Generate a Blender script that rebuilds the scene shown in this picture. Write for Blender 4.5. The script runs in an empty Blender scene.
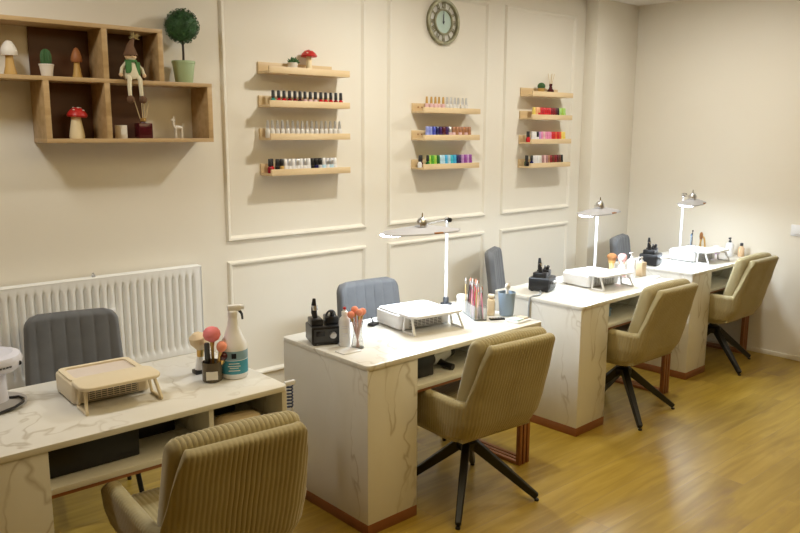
import bpy, bmesh, math, random
from mathutils import Vector, Matrix, noise
C = bpy.context.scene.collection
PI = math.pi
R = math.radians
random.seed(4)

# ------------------------------------------------------------------ mesh builder
class MB:
    def __init__(s): s.bm = bmesh.new()
    def _add(s, tmp, M=None):
        if M is not None: bmesh.ops.transform(tmp, matrix=M, verts=tmp.verts)
        me = bpy.data.meshes.new('tmp'); tmp.to_mesh(me); tmp.free()
        s.bm.from_mesh(me); bpy.data.meshes.remove(me); return s
    def box(s, x0, x1, y0, y1, z0, z1, bev=0.0, seg=2, M=None):
        t = bmesh.new()
        bmesh.ops.create_cube(t, size=1)
        bmesh.ops.transform(t, matrix=Matrix.Translation(((x0+x1)/2, (y0+y1)/2, (z0+z1)/2)) @ Matrix.Diagonal((x1-x0, y1-y0, z1-z0, 1)), verts=t.verts)
        if bev > 0: bmesh.ops.bevel(t, geom=t.edges[:], offset=bev, segments=seg, affect='EDGES', profile=0.5)
        return s._add(t, M)
    def prism(s, pts, z0, z1, bev=0.0, seg=2, M=None):
        t = bmesh.new()
        n = len(pts)
        a = [t.verts.new((x, y, z0)) for x, y in pts]; b = [t.verts.new((x, y, z1)) for x, y in pts]
        t.faces.new(a[::-1]); t.faces.new(b)
        for i in range(n): t.faces.new((a[i], a[(i+1) % n], b[(i+1) % n], b[i]))
        bmesh.ops.recalc_face_normals(t, faces=t.faces)
        if bev > 0:
            es = [e for e in t.edges if abs(e.verts[0].co.z-e.verts[1].co.z) < 1e-6]
            bmesh.ops.bevel(t, geom=es, offset=bev, segments=seg, affect='EDGES', profile=0.5)
        return s._add(t, M)
    def lathe(s, prof, seg=24, M=None, c=(0, 0, 0), caps=True):
        t = bmesh.new(); rings = []
        for r, z in prof:
            if r < 1e-6: rings.append([t.verts.new((c[0], c[1], c[2]+z))])
            else: rings.append([t.verts.new((c[0]+r*math.cos(2*PI*k/seg), c[1]+r*math.sin(2*PI*k/seg), c[2]+z)) for k in range(seg)])
        for a, b in zip(rings, rings[1:]):
            for k in range(seg):
                k2 = (k+1) % seg
                if len(a) == 1 and len(b) == 1: continue
                if len(a) == 1: t.faces.new((a[0], b[k2], b[k]))
                elif len(b) == 1: t.faces.new((a[k], a[k2], b[0]))
                else: t.faces.new((a[k], a[k2], b[k2], b[k]))
        if caps and len(rings[0]) > 1: t.faces.new(rings[0][::-1])
        if caps and len(rings[-1]) > 1: t.faces.new(rings[-1])
        bmesh.ops.recalc_face_normals(t, faces=t.faces)
        return s._add(t, M)
    def tube(s, pts, rad, seg=8, flat=None):
        t = bmesh.new(); pts = [Vector(p) for p in pts]; n = len(pts); rings = []
        up = Vector((0, 0, 1))
        for i, p in enumerate(pts):
            d = (pts[min(i+1, n-1)] - pts[max(i-1, 0)]).normalized()
            if i == 0:
                a = d.cross(up)
                if a.length < .05: a = d.cross(Vector((0, 1, 0)))
            else: a = pa - d*pa.dot(d)
            a.normalize(); pa = a; b = a.cross(d).normalized()
            r = rad[i] if isinstance(rad, (list, tuple)) else rad
            rings.append([t.verts.new(p + r*(math.cos(2*PI*k/seg)*a + math.sin(2*PI*k/seg)*b*(flat or 1))) for k in range(seg)])
        for A, B in zip(rings, rings[1:]):
            for k in range(seg): t.faces.new((A[k], A[(k+1) % seg], B[(k+1) % seg], B[k]))
        t.faces.new(rings[0][::-1]); t.faces.new(rings[-1])
        bmesh.ops.recalc_face_normals(t, faces=t.faces)
        return s._add(t)
    def bar(s, p0, p1, w0, h0, w1=None, h1=None):
        # tapered rectangular bar
        p0, p1 = Vector(p0), Vector(p1); w1 = w1 or w0; h1 = h1 or h0
        d = (p1-p0).normalized(); a = d.cross(Vector((0, 0, 1)))
        if a.length < .05: a = Vector((1, 0, 0))
        a.normalize(); b = a.cross(d).normalized()
        t = bmesh.new()
        A = [t.verts.new(p0 + sx*a*w0/2 + sy*b*h0/2) for sx, sy in ((-1, -1), (1, -1), (1, 1), (-1, 1))]
        B = [t.verts.new(p1 + sx*a*w1/2 + sy*b*h1/2) for sx, sy in ((-1, -1), (1, -1), (1, 1), (-1, 1))]
        t.faces.new(A[::-1]); t.faces.new(B)
        for k in range(4): t.faces.new((A[k], A[(k+1) % 4], B[(k+1) % 4], B[k]))
        bmesh.ops.recalc_face_normals(t, faces=t.faces)
        bmesh.ops.bevel(t, geom=t.edges[:], offset=min(w1, h1)*.15, segments=1, affect='EDGES')
        return s._add(t)
    def ball(s, c, r, sc=(1, 1, 1), seg=20, M=None):
        t = bmesh.new(); bmesh.ops.create_uvsphere(t, u_segments=seg, v_segments=max(8, seg//2), radius=r)
        bmesh.ops.transform(t, matrix=Matrix.Translation(c) @ Matrix.Diagonal((*sc, 1)), verts=t.verts)
        return s._add(t, M)
    def grid(s, rows, closed_u=False, closed_v=False):
        t = bmesh.new(); V = [[t.verts.new(p) for p in r] for r in rows]
        nr, nc = len(V), len(V[0])
        for i in range(nr if closed_v else nr-1):
            for j in range(nc if closed_u else nc-1):
                t.faces.new((V[i][j], V[i][(j+1) % nc], V[(i+1) % nr][(j+1) % nc], V[(i+1) % nr][j]))
        bmesh.ops.recalc_face_normals(t, faces=t.faces)
        return s._add(t)

def build(name, mb, mat, parent=None, loc=(0, 0, 0), rot=None, ang=35, label=None):
    me = bpy.data.meshes.new(name); mb.bm.to_mesh(me); mb.bm.free()
    me.shade_smooth(); me.set_sharp_from_angle(angle=R(ang))
    me.materials.append(mat)
    o = bpy.data.objects.new(name, me); C.objects.link(o)
    o.location = loc
    if rot: o.rotation_euler = rot
    if parent: o.parent = parent
    if label: o['label'] = label
    return o
def tag(o, label, cat, group=None):
    o['label'] = label; o['category'] = cat
    if group: o['group'] = group
    return o
def thing(name, label, cat, loc=(0, 0, 0), rz=0.0, group=None):
    o = bpy.data.objects.new(name, None); C.objects.link(o); o.empty_display_size = .05
    o.location = loc; o.rotation_euler = (0, 0, rz)
    return tag(o, label, cat, group)
def struct(name, mb, mat, ang=35):
    o = build(name, mb, mat, ang=ang); o['kind'] = 'structure'; return o
def dup(root, loc, rz, label, group=None):
    r = root.copy(); C.objects.link(r); r.location = loc; r.rotation_euler = (0, 0, rz); r['label'] = label
    if group: r['group'] = group
    for ch in list(root.children):
        c = ch.copy(); C.objects.link(c); c.parent = r
        for g in list(ch.children):
            d = g.copy(); C.objects.link(d); d.parent = c
    return r
def rrect(x0, x1, y0, y1, r, seg=6):
    pts = []
    for cx, cy, a0 in ((x1-r, y1-r, 0), (x0+r, y1-r, 90), (x0+r, y0+r, 180), (x1-r, y0+r, 270)):
        for k in range(seg+1):
            a = R(a0+90*k/seg); pts.append((cx+r*math.cos(a), cy+r*math.sin(a)))
    return pts

# ------------------------------------------------------------------ materials
def mat(name, col, rough=.5, metal=0.0, **kw):
    m = bpy.data.materials.new(name); m.use_nodes = True
    b = m.node_tree.nodes['Principled BSDF']
    b.inputs['Base Color'].default_value = (*col, 1); b.inputs['Roughness'].default_value = rough; b.inputs['Metallic'].default_value = metal
    for k, v in kw.items(): b.inputs[k.replace('_', ' ')].default_value = v
    return m
def nodes(m): nt = m.node_tree; return nt, nt.nodes, nt.links, nt.nodes['Principled BSDF']
def ramp(N, stops, interp='LINEAR'):
    r = N.new('ShaderNodeValToRGB'); r.color_ramp.interpolation = interp
    e = r.color_ramp.elements
    while len(e) < len(stops): e.new(.5)
    for el, (p, c) in zip(e, stops): el.position = p; el.color = (*c, 1)
    return r
def add_bump(m, scale, strength, dist=.002, detail=4):
    nt, N, L, b = nodes(m)
    tc = N.new('ShaderNodeTexCoord'); n = N.new('ShaderNodeTexNoise'); n.inputs['Scale'].default_value = scale; n.inputs['Detail'].default_value = detail
    bu = N.new('ShaderNodeBump'); bu.inputs['Strength'].default_value = strength; bu.inputs['Distance'].default_value = dist
    L.new(tc.outputs['Object'], n.inputs['Vector']); L.new(n.outputs['Fac'], bu.inputs['Height']); L.new(bu.outputs['Normal'], b.inputs['Normal'])
    return m
def mottle(m, c1, c2, scale=3., detail=4, stretch=(1, 1, 1), p0=.3, p1=.7):
    nt, N, L, b = nodes(m)
    tc = N.new('ShaderNodeTexCoord'); mp = N.new('ShaderNodeMapping'); mp.inputs['Scale'].default_value = stretch
    n = N.new('ShaderNodeTexNoise'); n.inputs['Scale'].default_value = scale; n.inputs['Detail'].default_value = detail
    r = ramp(N, [(p0, c1), (p1, c2)])
    L.new(tc.outputs['Object'], mp.inputs['Vector']); L.new(mp.outputs['Vector'], n.inputs['Vector']); L.new(n.outputs['Fac'], r.inputs['Fac']); L.new(r.outputs['Color'], b.inputs['Base Color'])
    return m

M = {}
M['wall'] = add_bump(mottle(mat('wall_paint', (.80, .75, .645), .75), (.79, .735, .625), (.81, .765, .665), 1.2, 3), 220, .12, .001)
M['wall2'] = mat('warm_bounce_wall', (.42, .29, .11), .8)  # unseen walls, coloured dark and warm to shape the bounce light
M['ceil'] = mat('ceiling_paint', (.84, .80, .72), .8)
M['trim'] = mat('moulding_paint', (.81, .765, .665), .5)
def wood(name, c1, c2, scale=14, rough=.45, axis=0):
    st = [5, 5, 5]; st[axis] = .35
    m = mottle(mat(name, c1, rough), c1, c2, scale, 6, st, .35, .68); return m
M['oak'] = wood('light_oak', (.44, .285, .125), (.56, .385, .195), 6)
M['rack'] = wood('pale_birch', (.62, .45, .24), (.74, .57, .34), 6)
M['shaded_oak'] = wood('shaded_back_board', (.085, .030, .010), (.115, .043, .015), 5)  # cabinet wood in shade, its darkness put into the colour
M['radiator'] = mat('radiator_enamel', (.88, .885, .87), .35)
M['copper'] = mottle(mat('copper_brown', (.30, .12, .05), .38, .45), (.28, .11, .045), (.36, .15, .065), 5)
M['black_metal'] = mat('black_powder_coat', (.010, .010, .011), .45)
M['black'] = mat('black_plastic', (.012, .012, .014), .3)
M['dkgrey'] = mat('dark_grey_plastic', (.05, .055, .065), .4)
M['white'] = mat('white_plastic', (.82, .82, .83), .35)
M['cream'] = mat('cream_plastic', (.76, .66, .48), .38)
M['lav'] = mat('pale_lavender_plastic', (.70, .71, .82), .3)
M['steel'] = mat('brushed_steel', (.62, .63, .66), .3, 1.)
M['chrome'] = mat('chrome', (.75, .76, .8), .15, 1.)
M['alu'] = mat('grey_lamp_housing', (.46, .46, .49), .5, .0)
M['polewhite'] = mat('white_pole', (.88, .88, .9), .35)
M['greyvelvet'] = add_bump(mottle(mat('grey_velvet', (.135, .14, .15), .85, Sheen_Weight=.12), (.125, .13, .138), (.155, .16, .17), 9), 300, .25, .001)
M['towel'] = add_bump(mat('beige_terry', (.66, .54, .36), .9), 500, .7, .003)
M['pink'] = mat('pink_bristle', (.85, .25, .28), .8)
M['coral'] = mat('coral_bristle', (.88, .33, .22), .75)
M['creambr'] = mat('cream_bristle', (.78, .64, .44), .8)
M['gold'] = mat('gold_ferrule', (.65, .42, .14), .3, .8)
M['brownbr'] = mat('brown_bristle', (.30, .13, .04), .8)
M['red'] = mat('red_cap', (.50, .025, .02), .35)
M['cyan'] = mat('blue_label', (.05, .30, .42), .5)
M['greencyl'] = mat('sage_ceramic', (.40, .52, .30), .5)
M['bluecup'] = mat('blue_grey_ceramic', (.26, .34, .44), .45)
M['maroon'] = mat('maroon_glass', (.07, .008, .012), .1)
M['mushstem'] = mat('cream_ceramic', (.82, .70, .44), .5)
M['mushwhite'] = mat('white_ceramic', (.80, .75, .66), .5)
M['mushbrown'] = mottle(mat('terracotta_cap', (.33, .12, .04), .55), (.28, .09, .03), (.40, .16, .05), 20)
M['woodstem'] = mat('turned_wood', (.55, .34, .10), .5)
M['cactus'] = add_bump(mat('cactus_green', (.05, .13, .04), .7), 90, .8, .004)
M['leaf'] = mottle(mat('box_leaf', (.02, .08, .025), .6), (.012, .05, .015), (.045, .14, .04), 25)
M['twig'] = mat('dark_twig', (.06, .045, .035), .8)
M['reed'] = mat('pale_reed', (.66, .52, .30), .7)
M['paper'] = mat('white_paper', (.80, .78, .72), .8)
M['brass'] = mottle(mat('aged_brass', (.14, .13, .07), .4, .25), (.16, .145, .075), (.34, .32, .19), 22)
M['dial'] = mat('pale_green_dial', (.46, .58, .50), .5)
M['filter'] = mat('pale_filter_mesh', (.66, .58, .52), .7)
M['led'] = mat('led_diffuser', (.9, .9, .9), .4)
b_ = M['led'].node_tree.nodes['Principled BSDF']; b_.inputs['Emission Color'].default_value = (.76, .88, 1, 1); b_.inputs['Emission Strength'].default_value = 78
M['screen'] = mat('dark_display', (.01, .012, .02), .15)
M['blueprint'] = mat('pale_blue_plastic', (.16, .30, .50), .4)
M['skin'] = mat('doll_cloth', (.72, .50, .30), .85)
M['dollwhite'] = mat('doll_white_cloth', (.74, .68, .50), .9)
M['dollgreen'] = mat('doll_green_felt', (.07, .20, .06), .9)
M['dollbrown'] = mat('doll_brown_felt', (.16, .085, .045), .9)
M['straw'] = mat('straw_tuft', (.50, .40, .18), .9)
M['glass'] = mat('clear_acrylic', (.93, .95, .96), .08, Transmission_Weight=.9, IOR=1.2)
M['smoke'] = mat('smoked_jar', (.16, .13, .09), .12, Transmission_Weight=.35)

# marble
def marble(name, base, vein, blot):
    m = mat(name, base, .28); nt, N, L, b = nodes(m)
    tc = N.new('ShaderNodeTexCoord')
    n0 = N.new('ShaderNodeTexNoise'); n0.inputs['Scale'].default_value = 1.6; n0.inputs['Detail'].default_value = 4
    mx = N.new('ShaderNodeMixRGB'); mx.blend_type = 'LINEAR_LIGHT'; mx.inputs['Fac'].default_value = .33
    L.new(tc.outputs['Object'], n0.inputs['Vector']); L.new(tc.outputs['Object'], mx.inputs['Color1']); L.new(n0.outputs['Color'], mx.inputs['Color2'])
    mp = N.new('ShaderNodeMapping'); mp.inputs['Rotation'].default_value = (.5, .75, .4); mp.inputs['Scale'].default_value = (2.0, 2.0, .85)
    L.new(mx.outputs['Color'], mp.inputs['Vector'])
    n1 = N.new('ShaderNodeTexNoise'); n1.inputs['Scale'].default_value = 1.55; n1.inputs['Detail'].default_value = 3.5; n1.inputs['Roughness'].default_value = .5
    L.new(mp.outputs['Vector'], n1.inputs['Vector'])
    r1 = ramp(N, [(.0, (0, 0, 0)), (.482, (0, 0, 0)), (.50, (.62, .62, .62)), (.516, (0, 0, 0))])
    L.new(n1.outputs['Fac'], r1.inputs['Fac'])
    n2 = N.new('ShaderNodeTexNoise'); n2.inputs['Scale'].default_value = 2.6; n2.inputs['Detail'].default_value = 2
    L.new(tc.outputs['Object'], n2.inputs['Vector'])
    r2 = ramp(N, [(.34, (0, 0, 0)), (.52, (1, 1, 1))]); L.new(n2.outputs['Fac'], r2.inputs['Fac'])
    mu = N.new('ShaderNodeMath'); mu.operation = 'MULTIPLY'; L.new(r1.outputs['Color'], mu.inputs[0]); L.new(r2.outputs['Color'], mu.inputs[1])
    r3 = ramp(N, [(.40, base), (.75, blot)]); L.new(n1.outputs['Fac'], r3.inputs['Fac'])
    mm = N.new('ShaderNodeMixRGB'); L.new(mu.outputs[0], mm.inputs['Fac']); L.new(r3.outputs['Color'], mm.inputs['Color1']); mm.inputs['Color2'].default_value = (*vein, 1)
    L.new(mm.outputs['Color'], b.inputs['Base Color'])
    return m
M['marble'] = marble('white_marble_laminate', (.78, .765, .72), (.38, .32, .22), (.71, .685, .61))

# oak laminate floor, planks along X
def floor_mat():
    m = mat('oak_laminate_floor', (.5, .34, .15), .34); nt, N, L, b = nodes(m)
    tc = N.new('ShaderNodeTexCoord'); br = N.new('ShaderNodeTexBrick')
    br.inputs['Scale'].default_value = 1; br.inputs['Brick Width'].default_value = 1.38; br.inputs['Row Height'].default_value = .193
    br.inputs['Mortar Size'].default_value = .0016; br.inputs['Mortar Smooth'].default_value = .3; br.inputs['Bias'].default_value = 0; br.offset = .37
    br.inputs['Color1'].default_value = (0, 0, 0, 1); br.inputs['Color2'].default_value = (1, 1, 1, 1); br.inputs['Mortar'].default_value = (.5, .5, .5, 1)
    L.new(tc.outputs['Object'], br.inputs['Vector'])
    # grain
    add = N.new('ShaderNodeVectorMath'); add.operation = 'MULTIPLY_ADD'; add.inputs[1].default_value = (7, 3, 5)
    L.new(br.outputs['Color'], add.inputs[0]); L.new(tc.outputs['Object'], add.inputs[2])
    mp = N.new('ShaderNodeMapping'); mp.inputs['Scale'].default_value = (.9, 9, 1); L.new(add.outputs[0], mp.inputs['Vector'])
    n = N.new('ShaderNodeTexNoise'); n.inputs['Scale'].default_value = 2.2; n.inputs['Detail'].default_value = 7; n.inputs['Distortion'].default_value = .8
    L.new(mp.outputs['Vector'], n.inputs['Vector'])
    r = ramp(N, [(.25, (.27, .17, .018)), (.52, (.37, .247, .034)), (.78, (.46, .32, .065))]); L.new(n.outputs['Fac'], r.inputs['Fac'])
    hs = N.new('ShaderNodeHueSaturation'); L.new(r.outputs['Color'], hs.inputs['Color'])
    mr = N.new('ShaderNodeMapRange'); mr.inputs['To Min'].default_value = .9; mr.inputs['To Max'].default_value = 1.08
    L.new(br.outputs['Color'], mr.inputs['Value']); L.new(mr.outputs['Result'], hs.inputs['Value'])
    # knots
    mpk = N.new('ShaderNodeMapping'); mpk.inputs['Scale'].default_value = (1.1, 3.2, 1); L.new(add.outputs[0], mpk.inputs['Vector'])
    nk = N.new('ShaderNodeTexNoise'); nk.inputs['Scale'].default_value = 1.7; nk.inputs['Detail'].default_value = 5; L.new(mpk.outputs['Vector'], nk.inputs['Vector'])
    rk = ramp(N, [(.62, (0, 0, 0)), (.78, (1, 1, 1))]); L.new(nk.outputs['Fac'], rk.inputs['Fac'])
    mk = N.new('ShaderNodeMixRGB'); L.new(rk.outputs['Color'], mk.inputs['Fac']); L.new(hs.outputs['Color'], mk.inputs['Color1']); mk.inputs['Color2'].default_value = (.22, .13, .05, 1)
    mo = N.new('ShaderNodeMixRGB'); mo.inputs['Color2'].default_value = (.30, .20, .07, 1); L.new(br.outputs['Fac'], mo.inputs['Fac']); L.new(mk.outputs['Color'], mo.inputs['Color1'])
    L.new(mo.outputs['Color'], b.inputs['Base Color'])
    bu = N.new('ShaderNodeBump'); bu.inputs['Strength'].default_value = .15; bu.inputs['Distance'].default_value = .002
    L.new(n.outputs['Fac'], bu.inputs['Height']); L.new(bu.outputs['Normal'], b.inputs['Normal'])
    return m
M['floor'] = floor_mat()
M['cord'] = add_bump(mottle(mat('tan_corduroy', (.37, .315, .17), .8, Sheen_Weight=.6, Sheen_Roughness=.35), (.34, .287, .15), (.41, .352, .20), 5), 260, .3, .001)
M['cord'].node_tree.nodes['Principled BSDF'].inputs['Sheen Tint'].default_value = (1, .96, .86, 1)

# ------------------------------------------------------------------ room
XL, XR, YF, YB, H = -1.3, 6.02, -2.6, 3.9, 2.77
struct('floor', MB().box(XL-.1, XR+.1, YF-.1, YB+.1, -.08, 0), M['floor'])
struct('ceiling', MB().box(XL-.1, XR+.1, YF-.1, YB+.1, H, H+.08), M['ceil'])
struct('wall_back', MB().box(XL-.1, XR+.1, YB, YB+.1, 0, H), M['wall'])
struct('wall_right', MB().box(XR, XR+.1, YF-.1, YB, 0, H), M['wall'])
struct('wall_left', MB().box(XL-.1, XL, YF-.1, YB, 0, H), M['wall2'])
struct('wall_front', MB().box(XL, XR, YF-.1, YF, 0, H), M['wall2'])
struct('wall_corner', MB().box(5.43, XR, 3.78, YB, 0, H, .006), M['wall'])
struct('baseboard_right', MB().box(XR-.012, XR, YF, 3.78, 0, .035, .003), M['trim'])
# moulding frames
def moulding(name, x0, x1, z0, z1, w=.034, d=.018):
    # mitred frame, raised profile
    prof = [(0, 0), (.004, d*.55), (.010, d), (.020, d*.85), (.026, d*.45), (w, 0)]
    mb = MB(); rows = []
    for o, h in prof:
        rows.append([Vector((x0+o, YB-h, z0+o)), Vector((x1-o, YB-h, z0+o)), Vector((x1-o, YB-h, z1-o)), Vector((x0+o, YB-h, z1-o))])
    mb.grid(rows, closed_u=True)
    struct(name, mb, M['trim'], 25)
k = 0
for x0, x1 in ((2.112, 3.128), (3.312, 4.268), (4.442, 5.302)):
    for z0, z1 in ((1.088, 2.63), (.265, .976)):
        k += 1; moulding('trim_%d' % k, x0, x1, z0, z1)

# ------------------------------------------------------------------ radiator
def radiator():
    t = thing('panel_radiator', 'white steel panel radiator with vertical flutes under the wall cabinet', 'radiator', (1.11, 3.82, .504))
    x0, x1, h = -.80, .80, .481
    n = 40; pitch = (x1-x0-.06)/n; rows = []
    zs = [0, .004, .03, .036, .045, .06, .2, .34, h-.062, h-.047, h-.038, h-.032, h-.004, h]
    xs = [x0]
    for i in range(n):
        for q in (.0, .18, .34, .42, .5, .58, .66, .82): xs.append(x0+.03+(i+q)*pitch)
    xs += [x1-.03, x1]
    for z in zs:
        a = max(0, min(1, (z-.03)/.03)) * max(0, min(1, (h-.032-z)/.03)); row = []
        for x in xs:
            u = ((x-x0-.03)/pitch) % 1 if x0+.03 < x < x1-.03 else 0
            g = max(0, 1-abs(u-.5)/.2)
            row.append(Vector((x, .0 + .0165*a*(g**.7) + (.006 if z in (0, h) else 0), z)))
        rows.append(row)
    mb = MB().grid(rows); mb.box(x0, x1, .018, .03, 0, h)
    build('front_panel', mb, M['radiator'], t, ang=50)
    g = MB().box(x0-.004, x1+.004, -.001, .062, h-.004, h+.004, .002)
    for k in range(3): g.box(x0+.01, x1-.01, .012+.016*k, .016+.016*k, h+.003, h+.006)
    build('top_grille', g, M['radiator'], t)
    for sx in (x0, x1): build('side_cover', MB().box(sx-.003, sx+.003, 0, .062, .004, h), M['radiator'], t)
    build('rear_panel', MB().box(x0+.01, x1-.01, .045, .06, .01, h-.01), M['radiator'], t)
    for sx in (-.6, .6): build('wall_bracket', MB().box(sx-.02, sx+.02, .058, .0798, .05, h-.06), M['radiator'], t)
    d = build('heat_meter', MB().box(.262, .315, -.026, -.0005, .205, .32, .004), M['white'], t, label='small white heat meter')
    build('display', MB().box(.272, .305, -.0275, -.025, .285, .305), M['screen'], d)
    for sx in (-.74, .74): build('supply_pipe', MB().tube([(sx, .035, .02), (sx, .035, -.06)], .013, 12).tube([(sx, .035, -.05), (sx, .035, -.5038)], .0085, 12), M['radiator'], t)
    build('bleed_valve', MB().lathe([(.010, 0), (.010, .012), (.005, .014), (.005, .022)], 10, c=(.232, .03, h+.004)), M['steel'], t)
    return t
radiator()
# light switch on right wall
t = thing('light_switch', 'white light switch plate on the plain right wall', 'switch', (XR, 2.32, .95))
build('cover_plate', MB().box(-.010, -.0005, -.058, .058, 0, .085, .003), M['white'], t)
build('rocker', MB().box(-.015, -.009, -.036, .036, .014, .071, .002), M['white'], t)

# ------------------------------------------------------------------ wall cabinet (staggered cubbies)
def cabinet():
    t = thing('wall_shelf', 'light wooden staggered cubby shelf unit hung on the left wall', 'shelf', (.3, 3.899, 1.655))
    X = lambda x: x-.3
    d0, d1 = -.19, -.0005   # front, back in local y
    th = .019
    zb, zm, zt = 0, .279, .527
    build('bottom_board', MB().box(X(1.126), X(1.958), d0, d1, zb, zb+th, .001), M['oak'], t)
    build('middle_board', MB().box(X(.22), X(1.958), d0, d1, zm, zm+th, .001), M['oak'], t)
    build('top_board', MB().box(X(.22), X(1.702), d0, d1, zt, zt+th, .001), M['oak'], t)
    up = lambda x, z0, z1: build('upright', MB().box(X(x), X(x)+.026, d0, d1, z0, z1, .001), M['oak'], t)
    up(1.126, zb+th, zm); up(1.402, zb+th, zm); up(1.932, zb+th, zm)
    up(.22, zm+th, zt); up(1.402, zm+th, zt); up(1.676, zm+th, zt); up(.8, zm+th, zt)
    build('back_board', MB().box(X(1.13), X(1.676), -.012, d1, zm+th, zt), M['shaded_oak'], t, label='back board of the upper cubbies with shade in its colour')
    build('back_board', MB().box(X(1.155), X(1.66), -.012, d1, zb+th, zm), M['shaded_oak'], t, label='back board of the lower cubbies with shade in its colour')
    return t
cabinet()
ZM, ZB = 1.655+.279+.019, 1.655+.019   # tops of the middle and the bottom boards
SY = 3.80
def mushroom(loc, label, stem_prof, cap_prof, sm, cm, spots=False, tilt=0):
    t = thing('mushroom_ornament', label, 'ornament', loc)
    build('stem', MB().lathe(stem_prof, 20), M[sm], t)
    c = build('cap', MB().lathe(cap_prof, 24), M[cm], t)
    if tilt: c.rotation_euler = (tilt*.3, tilt, 0)
    if spots:
        mb = MB()
        for a, f in ((.3, .3), (1.5, .55), (2.6, .35), (3.9, .6), (4.6, .25), (5.4, .5)):
            i = min(len(cap_prof)-2, int(len(cap_prof)*(1-f*.6))); r, z = cap_prof[i]
            mb.ball((r*math.cos(a), r*math.sin(a), z), .006, (1, 1, .5), 10)
        build('spot', mb, M['mushwhite'], c)
    return t
mushroom((1.02, SY, ZM), 'white capped mushroom ornament at the left end of the upper shelf',
         [(.026, 0), (.027, .01), (.02, .04), (.016, .08), (.018, .1)], [(.0, .094), (.031, .086), (.036, .098), (.033, .115), (.026, .130), (.018, .142), (.009, .150), (0, .151)], 'woodstem', 'mushwhite')
mushroom((1.312, SY, ZM), 'terracotta brown mushroom ornament with wooden stem in dark upper cubby',
         [(.022, 0), (.022, .01), (.017, .03), (.013, .065), (.014, .08)], [(0, .078), (.022, .074), (.026, .084), (.024, .1), (.017, .122), (.008, .138), (0, .142)], 'woodstem', 'mushbrown')
mushroom((1.292, SY, ZB), 'large red capped mushroom ornament with thick cream stem in lower cubby',
         [(.033, 0), (.035, .01), (.031, .04), (.023, .085), (.021, .112)], [(0, .104), (.042, .100), (.047, .108), (.042, .120), (.032, .133), (.017, .144), (0, .147)], 'mushstem', 'red', True, .05)
def pot_cactus(loc, label, s, body, potm, group=None):
    t = thing('potted_cactus', label, 'plant', loc)
    build('pot', MB().lathe([(.022*s, 0), (.024*s, .004*s), (.031*s, .05*s), (.033*s, .052*s), (.033*s, .058*s), (.028*s, .058*s), (.026*s, .05*s), (0, .05*s)], 20), M[potm], t)
    mb = MB()
    if body == 'column':
        rows = []
        prof = [(.018, .05), (.022, .07), (.022, .095), (.017, .115), (.008, .124), (.0005, .126)]
        for r, z in prof: rows.append([Vector((s*r*(1+.16*math.cos(10*a))*math.cos(a), s*r*(1+.16*math.cos(10*a))*math.sin(a), s*z)) for a in [2*PI*k/60 for k in range(60)]])
        mb.grid(rows, closed_u=True)
    elif body == 'ball':
        rows = []
        for i in range(11):
            ph = -PI/2+PI*i/10; r = .03*math.cos(ph)+.0004; z = .075+.03*math.sin(ph)
            rows.append([Vector((s*r*(1+.1*math.cos(12*a))*math.cos(a), s*r*(1+.1*math.cos(12*a))*math.sin(a), s*z)) for a in [2*PI*k/60 for k in range(60)]])
        mb.grid(rows, closed_u=True)
    else:
        rr = random.Random(5)
        for k in range(34):
            a = rr.uniform(0, 2*PI); e = rr.uniform(.2, 1.45); L = rr.uniform(.03, .05)*s
            d = Vector((math.cos(a)*math.cos(e), math.sin(a)*math.cos(e), math.sin(e)))
            p = Vector((0, 0, .05*s)); mb.tube([p, p+d*L*.6, p+d*L], [.006*s, .008*s, .0005], 6)
    build('cactus_body' if body != 'leafy' else 'foliage', mb, M['cactus'], t)
    return t
pot_cactus((1.175, SY, ZM), 'dark green column cactus in white pot on upper cubby shelf', 1.0, 'column', 'mushwhite')
# candle jar
t = thing('candle_jar', 'small white candle jar with paper label in lower cubby', 'candle', (1.505, SY, ZB))
build('jar', MB().lathe([(.027, 0), (.029, .003), (.029, .062), (.027, .064), (.025, .058), (0, .058)], 22), M['mushwhite'], t)
build('paper_label', MB().box(-.014, .014, -.0305, -.027, .018, .045), M['paper'], t)
build('wick', MB().tube([(0, 0, .056), (.002, 0, .07)], .0012, 6), M['black'], t)
def diffuser(loc, s, label, square=True):
    t = thing('reed_diffuser', label, 'diffuser', loc)
    mb = MB()
    if square: mb.box(-.036*s, .036*s, -.03*s, .03*s, 0, .075*s, .004*s); mb.lathe([(.016*s, .074*s), (.013*s, .08*s), (.013*s, .084*s)], 14)
    else: mb.lathe([(.024*s, 0), (.03*s, .006*s), (.03*s, .045*s), (.016*s, .06*s), (.012*s, .084*s)], 18)
    build('bottle', mb, M['maroon'], t)
    build('collar', MB().lathe([(.015*s, .084*s), (.015*s, .10*s), (.008*s, .10*s)], 16), M['gold' if square else 'maroon'], t)
    for k, (dx, dy) in enumerate(((-.04, .0), (.02, .015), (.032, -.01), (-.012, -.02))):
        build('reed', MB().tube([(dx*.1*s, dy*.1*s, .06*s), (dx*s, dy*s, .185*s)], .0022*s, 6), M['reed'], t)
    return t
diffuser((1.62, SY, ZB), 1.0, 'square dark red reed diffuser bottle in lower cubby')
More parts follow.
